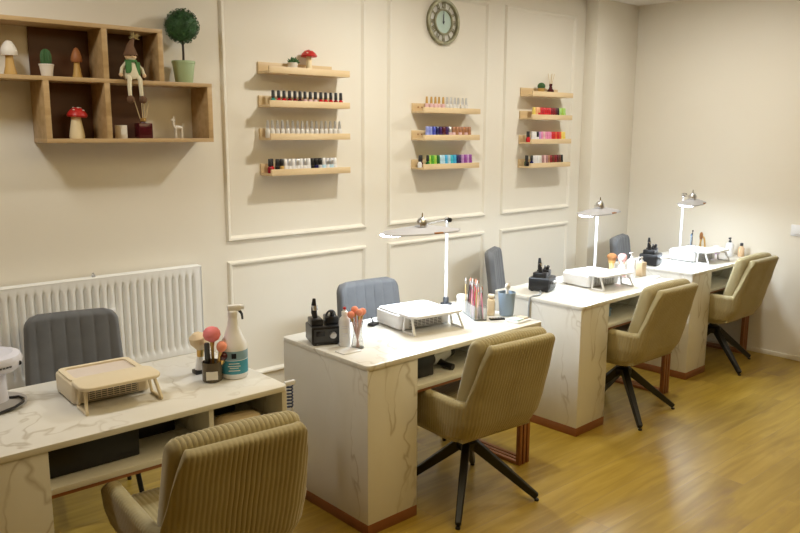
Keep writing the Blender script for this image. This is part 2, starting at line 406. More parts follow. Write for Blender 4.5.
# small white animal figurine
t = thing('deer_figurine', 'small white standing deer figurine in lower right cubby', 'ornament', (1.805, SY, ZB))
mb = MB()
mb.tube([(-.022, 0, .052), (-.008, 0, .056), (.01, 0, .054), (.022, 0, .052)], [.008, .011, .010, .006], 10)
mb.tube([(-.018, 0, .054), (-.026, 0, .072), (-.024, 0, .086)], [.008, .006, .006], 10)
mb.ball((-.027, 0, .09), .009, (1.4, .8, .8), 12); mb.tube([(.022, 0, .054), (.03, 0, .066), (.026, 0, .074)], [.004, .003, .002], 8)
build('body', mb, M['mushwhite'], t)
for x in (-.016, .018):
    for y in (-.006, .006): build('leg', MB().tube([(x, y, .052), (x+.002, y*1.2, .025), (x, y*1.4, 0)], [.0055, .0035, .004], 8), M['mushwhite'], t)
for y in (-.005, .005): build('antler', MB().tube([(-.024, y, .096), (-.018, y*2, .106), (-.022, y*2.6, .116)], [.0022, .002, .001], 6), M['mushwhite'], t)
# elf doll sitting on the middle board
t = thing('gnome_doll', 'long legged cloth gnome doll with pointed brown hat sitting on shelf edge', 'doll', (1.535, 3.708, ZM))
mb = MB()
mb.lathe([(.0, .0), (.032, .004), (.036, .02), (.028, .06), (.02, .085), (.012, .093)], 16)
build('body', mb, M['dollwhite'], t)
h = build('head', MB().ball((0, 0, .112), .024, (1, .95, 1), 18).ball((0, -.024, .110), .006, (1, 1, 1), 8).ball((-.023, 0, .112), .005).ball((.023, 0, .112), .005), M['skin'], t)
for s in (-1, 1): build('eye', MB().ball((s*.008, -.0215, .117), .0028, seg=8), M['black'], h)
build('mouth', MB().box(-.006, .006, -.0235, -.0215, .1005, .102), M['red'], h)
build('beard', MB().lathe([(.0, .088), (.012, .093), (.016, .103), (.0, .105)], 12, c=(0, -.013, 0)), M['dollwhite'], h)
hat = build('hat', MB().lathe([(.031, .118), (.030, .124), (.024, .14), (.016, .165)], 18).tube([(0, 0, .16), (.008, 0, .185), (.018, 0, .205)], [.0165, .011, .005], 14), M['dollbrown'], t)
mb = MB(); rr = random.Random(2)
for k in range(26):
    d = Vector((rr.uniform(-1, 1), rr.uniform(-1, 1), rr.uniform(-.6, 1))).normalized()
    p = Vector((.02, 0, .207)); mb.tube([p, p+d*rr.uniform(.018, .03)], [.003, .0012], 5)
build('tuft', mb, M['straw'], hat)
build('scarf', MB().lathe([(.020, .082), (.027, .086), (.026, .096), (.018, .098)], 16).box(-.034, -.008, -.03, -.016, .03, .086, .004).box(.012, .032, -.026, -.014, .012, .086, .004), M['dollgreen'], t)
for s in (-1, 1):
    a = build('arm', MB().tube([(s*.022, 0, .08), (s*.045, -.008, .055), (s*.052, -.012, .028)], [.009, .008, .007], 10), M['dollwhite'], t)
    build('hand', MB().ball((s*.053, -.013, .022), .009, (1, 1, 1.2), 10), M['skin'], a)
    l = build('leg', MB().tube([(s*.016, 0, .013), (s*.02, -.022, .014), (s*.024, -.034, .0), (s*.026, -.034, -.045), (s*.026, -.036, -.08)], [.011, .011, .010, .009, .008], 10), M['dollwhite'], t)
    t.scale = (1.08, 1.08, .96)
    build('shoe', MB().ball((s*.028, -.045, -.098), .016, (.95, 1.5, 1.2), 12), M['dollbrown'], l)
# topiary
t = thing('topiary_tree', 'round clipped topiary ball tree in pale green pot on shelf', 'plant', (1.85, SY, ZM))
build('pot', MB().lathe([(.042, 0), (.044, .004), (.056, .098), (.059, .1), (.059, .112), (.052, .112), (.05, .1), (0, .098)], 28), M['greencyl'], t)
build('stem', MB().tube([(0, 0, .09), (.003, .002, .15), (0, 0, .235)], .006, 8), M['twig'], t)
mb = MB(); rr = random.Random(8)
mb.ball((0, 0, .285), .078, (1, 1, .98), 24)
bm = mb.bm
for k in range(1500):
    z = rr.uniform(-1, 1); a = rr.uniform(0, 2*PI); q = math.sqrt(1-z*z); n_ = Vector((q*math.cos(a), q*math.sin(a), z))
    p = Vector((0, 0, .285)) + n_*rr.uniform(.074, .088)
    u = n_.cross(Vector((rr.uniform(-1, 1), rr.uniform(-1, 1), rr.uniform(-1, 1)))).normalized(); v = n_.cross(u)
    w = n_*rr.uniform(.2, .9)+u; w.normalize(); L = rr.uniform(.008, .014)
    vs = [bm.verts.new(p+x) for x in (-w*L*.5, v*L*.3+n_*.002, w*L*.6, -v*L*.3+n_*.002)]
    bm.faces.new(vs)
build('foliage', mb, M['leaf'], t)

# ------------------------------------------------------------------ nail polish racks
RD = .115
def rack(x0, x1, zbot, label, screws=True):
    t = thing('display_shelf', label, 'shelf', (x0, YB-.0005, zbot), 0, 'slim wooden polish display shelves')
    L = x1-x0
    build('back_rail', MB().box(0, L-.05, -.012, 0, 0, .066, .001), M['rack'], t)
    build('base_board', MB().box(0, L, -RD, -.012, 0, .013, .001), M['rack'], t)
    build('front_lip', MB().box(0, L, -RD-.011, -RD, 0, .037, .001), M['rack'], t)
    if screws:
        for sx in (.05, .085): build('screw', MB().lathe([(.006, 0), (.006, .002), (.003, .003)], 10, M=Matrix.Translation((sx, -.012, .04)) @ Matrix.Rotation(PI/2, 4, 'X')), M['brownbr'], t)
    return t
racks = {}
for g, (x0, x1, zs) in {'left': (2.345, 2.909, (2.032, 1.846, 1.662, 1.460)), 'middle': (3.523, 4.066, (1.834, 1.654, 1.460)), 'right': (4.635, 5.135, (1.978, 1.806, 1.622, 1.440))}.items():
    names = ['top', 'second', 'third', 'bottom'] if len(zs) == 4 else ['top', 'middle', 'bottom']
    hold = {'left': ['carrying succulent and mushroom', 'holding black capped bottles', 'holding clear bottles with silver caps', 'holding black and white bottles'],
            'middle': ['holding gold and silver bottles', 'holding blue and bronze bottles', 'holding green, blue and purple bottles'],
            'right': ['carrying cactus and diffuser', 'holding bright red and green bottles', 'holding pink and red bottles', 'holding dark brown and white bottles']}[g]
    for nme, z, hd in zip(names, zs, hold):
        racks[g, nme] = (x0, z)
        rack(x0, x1, z, f'{nme} slim wooden shelf of {g} wall rack, {hd}', g == 'middle')
pcache = {}
COL = dict(black=(.012, .012, .014), gold=(.60, .38, .12), silver=(.62, .63, .66), teal=(.05, .36, .30), red=(.62, .02, .03), darkred=(.26, .01, .02), maroon=(.10, .008, .02), palepink=(.78, .52, .52), pink=(.80, .30, .50), clear=(.74, .72, .68), white=(.82, .82, .82),
           periwinkle=(.28, .33, .72), blue=(.06, .08, .45), navy=(.012, .014, .10), violet=(.05, .012, .12), bronze=(.42, .20, .10), lime=(.38, .62, .08), green=(.08, .36, .03), darkgreen=(.01, .13, .03), paleblue=(.50, .72, .84), sky=(.06, .42, .72), aqua=(.05, .50, .62), purple=(.30, .07, .36), lilac=(.55, .32, .62),
           yellow=(.85, .68, .16), peach=(.85, .45, .22), orange=(.75, .13, .04), brown=(.14, .04, .02), mauve=(.40, .22, .22), lightgreen=(.42, .66, .20))
PM = {}
def pmat(c, cap):
    key = (c, cap)
    if key not in PM:
        PM[key] = mat('polish_%s_%s' % (c, 'cap' if cap else 'glass'), COL[c], .3 if cap else .1, .85 if cap and c in ('gold', 'silver') else 0)
    return PM[key]
def polish(kind, bc, cc, loc, label, group):
    key = (kind, bc, cc)
    if key not in pcache:
        t = thing('nail_polish', label, 'nail polish', loc, 0, group)
        if kind == 'short':   # rounded bottle with a cylindrical cap
            body = [(.012, 0), (.0145, .002), (.0145, .027), (.012, .034), (.007, .038), (.007, .041)]; cap = [(.0085, .040), (.0103, .041), (.0095, .080), (.008, .082), (0, .082)]
        elif kind == 'tall':
            body = [(.012, 0), (.014, .002), (.014, .042), (.011, .05), (.007, .053)]; cap = [(.0078, .052), (.0095, .053), (.0062, .097), (0, .098)]
        else:                 # straight bottle whose cap is almost as wide
            body = [(.012, 0), (.0145, .002), (.0145, .036), (.013, .040)]; cap = [(.0125, .040), (.0132, .042), (.0118, .078), (.010, .08), (0, .08)]
        build('bottle', MB().lathe(body, 14), pmat(bc, False), t, ang=50)
        build('cap', MB().lathe(cap, 14), pmat(cc, True), t, ang=50)
        pcache[key] = t; return t
    return dup(pcache[key], loc, 0, label, group)
ORD = ['first', 'second', 'third', 'fourth', 'fifth', 'sixth', 'seventh', 'eighth', 'ninth', 'tenth', 'eleventh', 'twelfth', 'thirteenth', 'fourteenth', 'fifteenth', 'sixteenth', 'seventeenth', 'eighteenth']
PN = dict(darkred='dark red', palepink='pale pink', darkgreen='dark green', paleblue='pale blue', sky='sky blue', lightgreen='light green')
def fill(g, nme, kind, x0, x1, seq, front=()):
    rx, rz = racks[g, nme]; y = YB-.062; z = rz+.013; n = len(seq); grp = f'nail polish bottles on the {g} rack {nme} shelf'
    for i, s in enumerate(seq):
        bc, cc = s if isinstance(s, tuple) else (s, s)
        nm = PN.get(bc, bc); cn = PN.get(cc, cc)
        polish(kind, bc, cc, (x0+(x1-x0)*i/(n-1), y+random.uniform(-.003, .003), z), f'{nm} nail polish with {cn} cap, {ORD[i]} from left on {g} rack {nme} shelf', grp)
    for i, (x, s) in enumerate(front):
        bc, cc = s
        polish('short', bc, cc, (x, YB-.045+(.0 if i % 2 else -.03), z), f'{PN.get(bc, bc)} polish at left end of {g} rack {nme} shelf, {ORD[i]} of the cluster', grp)
Bk = 'black'
fill('left', 'second', 'short', 2.406, 2.885, [(c, Bk) for c in ('teal', 'red', 'red', 'darkred', 'darkred', 'maroon', 'palepink', 'palepink', 'palepink', 'red', 'red', 'red', 'darkred', 'red')])
fill('left', 'third', 'tall', 2.365, 2.875, [('clear', 'silver')]*16)
fill('left', 'bottom', 'wide', 2.425, 2.835, [('black', 'black'), ('gold', 'black')] + [('white', 'white'), ('white', 'silver')]*3 + [('white', 'white'), ('black', 'black'), ('navy', 'black'), ('silver', 'black'), ('paleblue', 'white'), ('white', 'silver'), ('paleblue', 'silver'), ('white', 'white')],
     [(2.366, ('darkred', Bk)), (2.398, ('red', Bk))])
fill('middle', 'top', 'tall', 3.608, 3.985, [('palepink', 'gold')]*5 + [('clear', 'silver')]*6)
fill('middle', 'middle', 'wide', 3.612, 4.02, ['periwinkle', 'periwinkle', 'blue', 'navy', 'violet', 'maroon', 'violet', ('palepink', 'silver')] + [('palepink', 'bronze'), ('bronze', 'bronze')]*3)
fill('middle', 'bottom', 'wide', 3.634, 4.038, ['lime', 'green', 'lime', 'darkgreen', 'paleblue', 'paleblue', 'sky', 'paleblue', 'aqua', 'sky', 'navy', 'violet', 'lilac', 'purple', 'lilac', 'purple'],
     [(3.535, ('white', Bk)), (3.575, ('maroon', Bk)), (3.608, ('darkgreen', Bk))])
fill('right', 'second', 'wide', 4.735, 5.107, ['yellow', 'peach', ('red', 'peach'), 'red', 'red', 'red', 'red', 'red', 'darkred', 'darkred', 'maroon', 'black', 'lightgreen', 'lime', 'lightgreen'])
fill('right', 'third', 'wide', 4.73, 5.117, ['white', 'white', ('white', 'black'), 'lilac', 'pink', 'palepink', 'pink', 'pink', 'pink', 'red', 'red', 'orange', 'red', 'orange', 'yellow', 'yellow'],
     [(4.662, ('red', Bk)), (4.69, ('darkred', Bk))])
fill('right', 'bottom', 'wide', 4.745, 5.097, ['white', 'white', 'white', 'clear', 'mauve', 'palepink', 'mauve', 'bronze', 'darkred', 'brown', 'darkred', 'maroon', 'brown', 'black'],
     [(4.655, ('black', Bk)), (4.682, ('darkgreen', Bk)), (4.71, ('navy', Bk))])
pot_cactus((2.545, YB-.06, 2.032+.013), 'small spiky green succulent in white pot on left rack top shelf', .95, 'leafy', 'mushwhite')
mushroom((2.66, YB-.058, 2.032+.013), 'red capped mushroom ornament beside succulent on left rack top shelf',
         [(.02, 0), (.021, .008), (.017, .05), (.015, .1)], [(0, .104), (.046, .094), (.05, .1), (.04, .115), (.022, .13), (0, .137)], 'mushstem', 'red', True)
pot_cactus((4.815, YB-.06, 1.978+.013), 'round green ball cactus in small pot on right rack top shelf', .9, 'ball', 'woodstem')
diffuser((4.93, YB-.06, 1.978+.013), .9, 'dark red round reed diffuser on right rack top shelf', False)

# ------------------------------------------------------------------ wall clock
t = thing('wall_clock', 'round aged brass skeleton wall clock with pale green centre reading twelve', 'clock', (3.797, YB-.0005, 2.445))
Mx = Matrix.Rotation(PI/2, 4, 'X')
def ring(r0, r1, y0, y1):
    return MB().lathe([(r0, y0), (r1, y0), (r1, y1), (r1-.004, y1+.003), (r0+.004, y1+.003), (r0, y1), (r0, y0)], 56, M=Mx, caps=False)
build('outer_ring', ring(.128, .150, .006, .026), M['brass'], t)
build('inner_ring', ring(.074, .086, .008, .024), M['brass'], t)
build('dial', MB().lathe([(0, .010), (.076, .010), (.076, .014), (0, .014)], 40, M=Mx), M['dial'], t)
build('back_plate', MB().lathe([(0, 0), (.132, 0), (.132, .006), (0, .006)], 40, M=Mx), M['paper'], t)
def numeral(s):
    # roman numeral strokes about origin, height along +z
    st = []; widths = {'I': .010, 'V': .018, 'X': .018}; W = sum(widths[c] for c in s); x = -W/2
    for c in s:
        w = widths[c]; cx = x+w/2
        if c == 'I': st.append(((cx, -.019), (cx, .019)))
        if c == 'V': st += [((cx-.006, .019), (cx, -.019)), ((cx+.006, .019), (cx, -.019))]
        if c == 'X': st += [((cx-.007, .019), (cx+.007, -.019)), ((cx+.007, .019), (cx-.007, -.019))]
        x += w
    return st
for i, s in enumerate(('XII', 'I', 'II', 'III', 'IV', 'V', 'VI', 'VII', 'VIII', 'IX', 'X', 'XI')):
    a = -2*PI*i/12; mb = MB(); ca, sa = math.cos(a), math.sin(a)
    tr = lambda p: Vector((p[0]*ca-(p[1]+.107)*sa, -.018, p[0]*sa+(p[1]+.107)*ca))
    for p, q in numeral(s): mb.tube([tr(p), tr(q)], .0028, 6)
    build('numeral', mb, M['brass'], t)
build('hour_hand', MB().prism([(-.004, -.012), (.004, -.012), (.003, .046), (0, .052), (-.003, .046)], .0155, .0175, M=Mx), M['black'], t)
build('minute_hand', MB().prism([(-.003, -.016), (.003, -.016), (.002, .068), (0, .074), (-.002, .068)], .0185, .0205, M=Mx), M['black'], t)
build('hub', MB().lathe([(.006, .014), (.006, .023), (0, .024)], 12, M=Mx), M['black'], t)

# ------------------------------------------------------------------ manicure desks
DH = .76
def desk(loc, rz, L, label, D=.63, nlegs=3):
    t = thing('manicure_desk', label, 'desk', loc, rz, 'marble topped manicure desks')
    pw = .29
    build('worktop', MB().prism(rrect(0, L, -.004, D, .025), DH-.022, DH, .003), M['marble'], t)
    build('pillar', MB().box(.004, pw, .002, D-.01, .05, DH-.022, .002), M['marble'], t)
    build('plinth', MB().box(.003, pw+.001, .001, D-.008, 0, .05, .002), M['copper'], t)
    build('shelf_board', MB().box(pw, L-.004, .004, D-.02, .590, .610, .001), M['marble'], t)
    build('shelf_edging', MB().box(pw, L-.004, .006, D-.022, .578, .590), M['copper'], t)
    build('side_panel', MB().box(L-.024, L-.004, .004, D-.02, .610, DH-.022), M['marble'], t)
    build('divider', MB().box(.835, .853, .006, D-.04, .610, DH-.022), M['marble'], t)
    build('back_panel', MB().box(pw, L-.024, D-.04, D-.022, .610, DH-.022), M['marble'], t)
    for k in range(nlegs):
        x = L-.125+k*.030
        f = build('leg_frame', MB().box(x, x+.020, .02, .045, 0, .578, .001).box(x, x+.020, D-.06, D-.035, 0, .578, .001).box(x, x+.020, .045, D-.06, 0, .018, .001), M['copper'], t)
    return t
DESKS = [((.372, 2.392, 0), 0.0, 1.163, 'nearest marble desk in left foreground with cream dust collector and spray bottle'),
         ((1.908, 2.372, 0), .018, 1.17, 'second marble manicure desk with clear brush holder and white lamp, beyond foreground desk'),
         ((3.492, 2.45, 0), .035, 1.16, 'third marble manicure desk with white pump bottles, in front of the wall corner'),
         ((4.925, 2.565, 0), .02, 1.075, 'farthest marble manicure desk standing against the right wall')]
for a in DESKS: desk(*a)
def on(i, x, y, z=DH):   # world position check helper: desk items are placed in world coordinates
    return (x, y, z)

# ------------------------------------------------------------------ corduroy swivel chairs
def interp(tab, z):
    for (a, va), (b, vb) in zip(tab, tab[1:]):
        if z <= b:
            u = max(0, (z-a)/(b-a)); u = u*u*(3-2*u)*.35+u*.65; return va+(vb-va)*u
    return tab[-1][1]
WA = [(.33, .150), (.36, .205), (.40, .240), (.47, .258), (.565, .266), (.70, .262), (.86, .252)]
YBK = [(.33, -.10), (.36, -.17), (.40, -.225), (.47, -.262), (.565, -.285), (.70, -.322), (.86, -.365)]
YFR, RC, ZTOP, ZARM = .235, .105, .825, .562
PITCH = .0168
def path_points():
    pts = []; wa, yb = .266, -.285
    def seg(p, q, n): return [(p[0]+(q[0]-p[0])*i/n, p[1]+(q[1]-p[1])*i/n) for i in range(n)]
    ls = YFR-(yb+RC); n1 = int(ls/PITCH*4); na = int(RC*PI/2/PITCH*5); nb = int((2*wa-2*RC)/PITCH*5)
    P = seg((-wa, YFR), (-wa, yb+RC), n1)
    P += [(-wa+RC-RC*math.cos(PI/2*i/na), yb+RC-RC*math.sin(PI/2*i/na)) for i in range(na)]
    P += seg((-wa+RC, yb), (wa-RC, yb), nb)
    P += [(wa-RC+RC*math.sin(PI/2*i/na), yb+RC-RC*math.cos(PI/2*i/na)) for i in range(na)]
    P += seg((wa, yb+RC), (wa, YFR), n1) + [(wa, YFR)]
    return P
def sstep(a, b, x): u = max(0, min(1, (x-a)/(b-a))); return u*u*(3-2*u)
def tub_mesh():
    P = path_points(); n = len(P)
    acc = [0]
    for a, b in zip(P, P[1:]): acc.append(acc[-1]+math.dist(a, b))
    tot = acc[-1]; Ls = YFR-(-.285+RC); La = RC*PI/2
    def top(s):
        e = min(s, tot-s)                 # distance from arm front
        arm = ZARM - .035*(1-sstep(0, .07, e))
        return arm + (ZTOP-arm)*sstep(Ls+.070, Ls+.128, e)**.8
    def pos(i, z, off):
        x, y = P[i]; wa, yb = interp(WA, z), interp(YBK, z)
        kx = wa/.266; ky = (YFR-yb)/(YFR+.285)
        a = P[max(0, i-1)]; b = P[min(n-1, i+1)]
        dx, dy = b[0]-a[0], b[1]-a[1]; l = math.hypot(dx, dy); nx, ny = dy/l, -dx/l   # outward for this direction?
        if nx*x + ny*(y-.0) < 0: nx, ny = -nx, -ny
        return Vector((x*kx + nx*off, YFR+(y-YFR)*ky + ny*off, z))
    th = .048; NV = 20; rows = []
    rib = lambda i: .0042*abs(math.sin(PI*acc[i]/PITCH))**.6
    zb = .345
    for v in range(NV+1):
        rows.append([pos(i, zb+(top(acc[i])-zb)*v/NV, rib(i)) for i in range(n)])
    for f, dz in ((.12, .010), (.35, .0165), (.65, .0165), (.88, .010)):
        rows.append([pos(i, top(acc[i]), rib(i)*(1-f)-th*f) + Vector((0, 0, dz)) for i in range(n)])
    for v in range(NV, -1, -1):
        z0 = .40
        rows.append([pos(i, max(z0, z0+(top(acc[i])-z0)*v/NV), -th) for i in range(n)])
    mb = MB(); bm = mb.bm
    V = [[bm.verts.new(p) for p in r] for r in rows]
    for i in range(len(V)-1):
        for j in range(n-1): bm.faces.new((V[i][j], V[i][j+1], V[i+1][j+1], V[i+1][j]))
    for j in (0, n-1): bm.faces.new([V[i][j] for i in range(len(V))])
    bm.faces.new([V[0][j] for j in range(n)])      # underside
    bmesh.ops.recalc_face_normals(bm, faces=bm.faces)
    return mb
def cushion_mesh():
    # inner back cushion: vertical ribs, rounded top
    mb = MB(); W = .222; z0, z1 = .47, .862; nx = int(2*W/PITCH*5); rows = []
    T = .092
    loop = []
    m = 8
    for k in range(m+1): a = -PI/2+PI*k/m; loop.append((T/2+T/2*math.sin(-a) if False else None, None))
    prof = []   # (depth from the back side, fraction of height)
    for k in range(15): prof.append((0, k/14*(1-.12)))
    for k in range(1, 12): a = PI*k/12; prof.append((T/2-T/2*math.cos(a), 1-.12+.12*math.sin(a)))
    for k in range(14, -1, -1): prof.append((T, k/14*(1-.12)))
    for j in range(nx+1):
        x = -W+2*W*j/nx; e = (W-abs(x)); ed = min(1, e/.035); kk = math.sqrt(max(0.02, 1-(1-ed)**2))
        rb = .004*abs(math.sin(PI*(x+W)/PITCH))**.6*ed
        row = []
        for d, f in prof:
            dd = T/2+(d-T/2)*(.25+.75*kk); z = z0+(z1-z0-.02*(1-kk)-.012*(x/W)**2)*f
            dn = (d-T/2)/(T/2)
            dd += rb*dn*(1 if f < .88 else .7); zz = z + (rb if f > .93 else 0)
            y = -.285+.048-(z-.565)*.268+dd-.004*(1-(x/W)**2)
            row.append(Vector((x*(1-.04*f), y, zz)))
        rows.append(row)
    mb.grid(rows)
    bm = mb.bm; bm.verts.ensure_lookup_table()
    n = len(prof)
    bm.faces.new([bm.verts[i] for i in range(n)]); bm.faces.new([bm.verts[nx*n+i] for i in range(n)])
    bmesh.ops.recalc_face_normals(bm, faces=bm.faces)
    return mb
def seat_mesh():
    mb = MB(); W, y0, y1 = .214, -.20, .262; nx = int(2*W/PITCH*5); rows = []
    for j in range(nx+1):
        x = -W+2*W*j/nx; ed = min(1, (W-abs(x))/.03); kk = math.sqrt(max(.02, 1-(1-ed)**2)); rb = .0028*abs(math.sin(PI*(x+W)/PITCH))**.6
        row = []
        for y, z in ((y0, .40), (y0, .47), (y0+.02, .484), (-.05, .488), (.1, .490), (y1-.05, .484), (y1-.02, .474), (y1-.004, .455), (y1, .43), (y1-.004, .385), (y1-.02, .375)):
            row.append(Vector((x, y, .40+(z+rb-.40)*(.6+.4*kk) if z > .40 else z)))
        rows.append(row)
    return mb.grid(rows).box(-W+.004, W-.004, y0, y1-.02, .375, .40)
def make_chair(loc, rz, leg_rot, label):
    t = thing('swivel_armchair', label, 'chair', loc, rz, 'tan corduroy swivel armchairs at the desks')
    build('shell', tub_mesh(), M['cord'], t, ang=60)
    build('back_cushion', cushion_mesh(), M['cord'], t, ang=60)
    build('seat', seat_mesh(), M['cord'], t, ang=60)
    build('swivel_plate', MB().lathe([(.09, .335), (.10, .338), (.10, .347), (.0, .347)], 24).lathe([(.03, .26), (.03, .336)], 20), M['black_metal'], t)
    build('hub', MB().lathe([(.0, .232), (.045, .235), (.052, .245), (.052, .275), (.04, .285), (.0, .285)], 24), M['black_metal'], t)
    for k in range(4):
        a = leg_rot-rz+k*PI/2; c, s = math.cos(a), math.sin(a)
        l = build('leg', MB().bar((.03*c, .03*s, .262), (.335*c, .335*s, .020), .040, .050, .027, .030), M['black_metal'], t)
        build('foot_pad', MB().lathe([(.011, 0), (.012, .005), (.010, .010)], 10, c=(.335*c, .335*s, 0)), M['black'], l)
    return t
CH = [((1.085, 2.215, 0), R(-4), R(-50), 'nearest tan corduroy swivel armchair in left foreground, seen from behind'),
      ((2.515, 2.375, 0), R(-4), R(-52), 'tan corduroy swivel armchair tucked at the second desk with clear brush holder'),
      ((4.07, 2.53, 0), R(-1), R(-38), 'tan corduroy swivel armchair at third desk with white pump bottles'),
      ((5.48, 2.66, 0), R(0), R(-28), 'farthest tan corduroy swivel armchair beside the right wall')]
ch0 = None
for loc, rz, lr, lab in CH: make_chair(loc, rz, lr, lab)

# ------------------------------------------------------------------ grey client chairs
def make_client(loc, rz, label):
    t = thing('client_chair', label, 'chair', loc, rz, 'grey velvet client chairs behind the desks')
    # faces -Y in local space
    def back():
        rows = []; nx = 85; nz = 26; zb, zt = .50, .875
        for side in (0, 1):
            for i in range(nz+1):
                f = i/nz; row = []
                z = zb+(zt-zb)*f
                # half width with rounded corners
                w = .222-.018*f
                rt, rbm = .06, .05
                if zt-z < rt: w -= rt-math.sqrt(max(0, rt*rt-(rt-(zt-z))**2))
                if z-zb < rbm: w -= rbm-math.sqrt(max(0, rbm*rbm-(rbm-(z-zb))**2))
                for j in range(nx+1):
                    x = -w+2*w*j/nx
                    e = min(1, (w-abs(x))/.022, (zt-z)/.02, (z-zb)/.02); k = math.sqrt(max(0, 1-(1-e)**2)); tkn = .058*k
                    ch = .0075*(abs(math.sin(PI*(x/.444*7+.5)))**.35) if abs(x) < .222 else 0
                    yc = .195+.13*(z-.5)-.45*x*x
                    row.append(Vector((x, yc+(-tkn/2-ch*k if side == 0 else tkn/2), z)))
                rows.append(row) if side == 0 else rows2.append(row)
        return rows
    rows2 = []; r1 = back()
    build('backrest', MB().grid(r1 + rows2[::-1], closed_v=True), M['greyvelvet'], t, ang=60)
    build('seat', MB().prism(rrect(-.225, .225, -.25, .20, .06), .415, .485, .02, 3), M['greyvelvet'], t)
    build('back_bracket', MB().box(-.09, -.06, .17, .20, .42, .54, .004).box(.06, .09, .17, .20, .42, .54, .004), M['black_metal'], t)
    for sx in (-1, 1):
        for sy in (-1, 1): build('leg', MB().tube([(sx*.16, sy*.15-.02, .42), (sx*.21, sy*.21-.02, 0)], [.014, .010], 10), M['black_metal'], t)
    return t
CL = [((1.115, 3.44, 0), R(-12), 'dark grey channelled client chair in front of the radiator'),
      ((2.70, 3.15, 0), R(-4), 'grey channelled client chair behind the second desk with white lamp'),
      ((4.27, 3.51, 0), R(33), 'grey client chair turned sideways behind the clear brush holder'),
      ((5.57, 3.31, 0), R(18), 'farthest grey client chair beside the wall corner')]
for a in CL: make_client(*a)

# ------------------------------------------------------------------ desk lamps
def make_lamp(loc, off, yaw, label):
    t = thing('desk_lamp', label, 'lamp', loc, 0, 'white clamp on LED desk lamps')
    # origin on the desk top at the pole; the head hangs in front of the pole
    hx, hy = off
    build('clamp', MB().box(-.022, .022, -.026, .022, 0, .012, .002).lathe([(.016, .012), (.016, .04), (.010, .045)], 16), M['dkgrey'], t)
    build('pole', MB().tube([(0, 0, .04), (0, 0, .47)], .0085, 14), M['polewhite'], t)
    k = build('pole_cap', MB().lathe([(.013, .462), (.013, .488), (.008, .492)], 14), M['chrome'], t)
    build('knob', MB().lathe([(.012, 0), (.012, .016), (.007, .018)], 12, M=Matrix.Translation((0, -.010, .477)) @ Matrix.Rotation(PI/2, 4, 'X')), M['black'], k)
    build('cross_arm', MB().tube([(0, 0, .482), (hx, hy, .486)], .007, 10), M['chrome'], t)
    j = build('joint', MB().ball((hx, hy, .49), .028, (1, 1, 1.2), 16).box(hx-.02, hx+.02, hy-.016, hy+.016, .462, .495, .004), M['steel'], t)
    build('wing_screw', MB().tube([(hx, hy, .505), (hx+.002, hy, .545)], [.007, .003], 8).box(hx-.032, hx-.02, hy-.022, hy+.022, .474, .498, .003), M['chrome'], j)
    hd = [(-.245, -.02), (-.20, -.06), (0, -.078), (.20, -.055), (.245, -.015), (.20, .055), (0, .075), (-.20, .06), (-.245, .02)]
    Mh = Matrix.Translation((hx, hy, .445)) @ Matrix.Rotation(yaw, 4, 'Z') @ Matrix.Rotation(R(5), 4, 'X') @ Matrix.Translation((0, 0, -.434))
    mb = MB(); bm = mb.bm; n = len(hd)
    hd = [(x*.94, y) for x, y in hd]
    lo = [bm.verts.new(Mh @ Vector((x, y, .434))) for x, y in hd]
    lm = [bm.verts.new(Mh @ Vector((x*.985, y*.97, .441))) for x, y in hd]
    hi = [bm.verts.new(Mh @ Vector((x*.45, y*.42, .462))) for x, y in hd]
    bm.faces.new(hi); bm.faces.new(lo[::-1])
    for a, b in ((lo, lm), (lm, hi)):
        for i in range(n): bm.faces.new((a[i], a[(i+1) % n], b[(i+1) % n], b[i]))
    bmesh.ops.recalc_face_normals(bm, faces=bm.faces)
    h_ = build('head', mb, M['alu'], t, ang=20)
    build('led_panel', MB().prism([(x*.94-.020, y*.66) for x, y in hd], .429, .4338, .0, M=Mh), M['led'], h_)
    build('switch_pad', MB().box(.03, .085, -.0765, -.06, .4365, .444, .002, M=Mh), M['brownbr'], h_)
    return t
make_lamp((2.967, 2.985, DH), (-.30, -.12), R(-11), 'white LED clamp lamp on second desk beside clear brush holder')
make_lamp((4.36, 2.97, DH), (-.165, -.13), R(7), 'white LED clamp lamp on third desk behind cream brush')
make_lamp((5.585, 3.03, DH), (-.30, -.235), R(14), 'white LED clamp lamp on farthest desk near right wall')

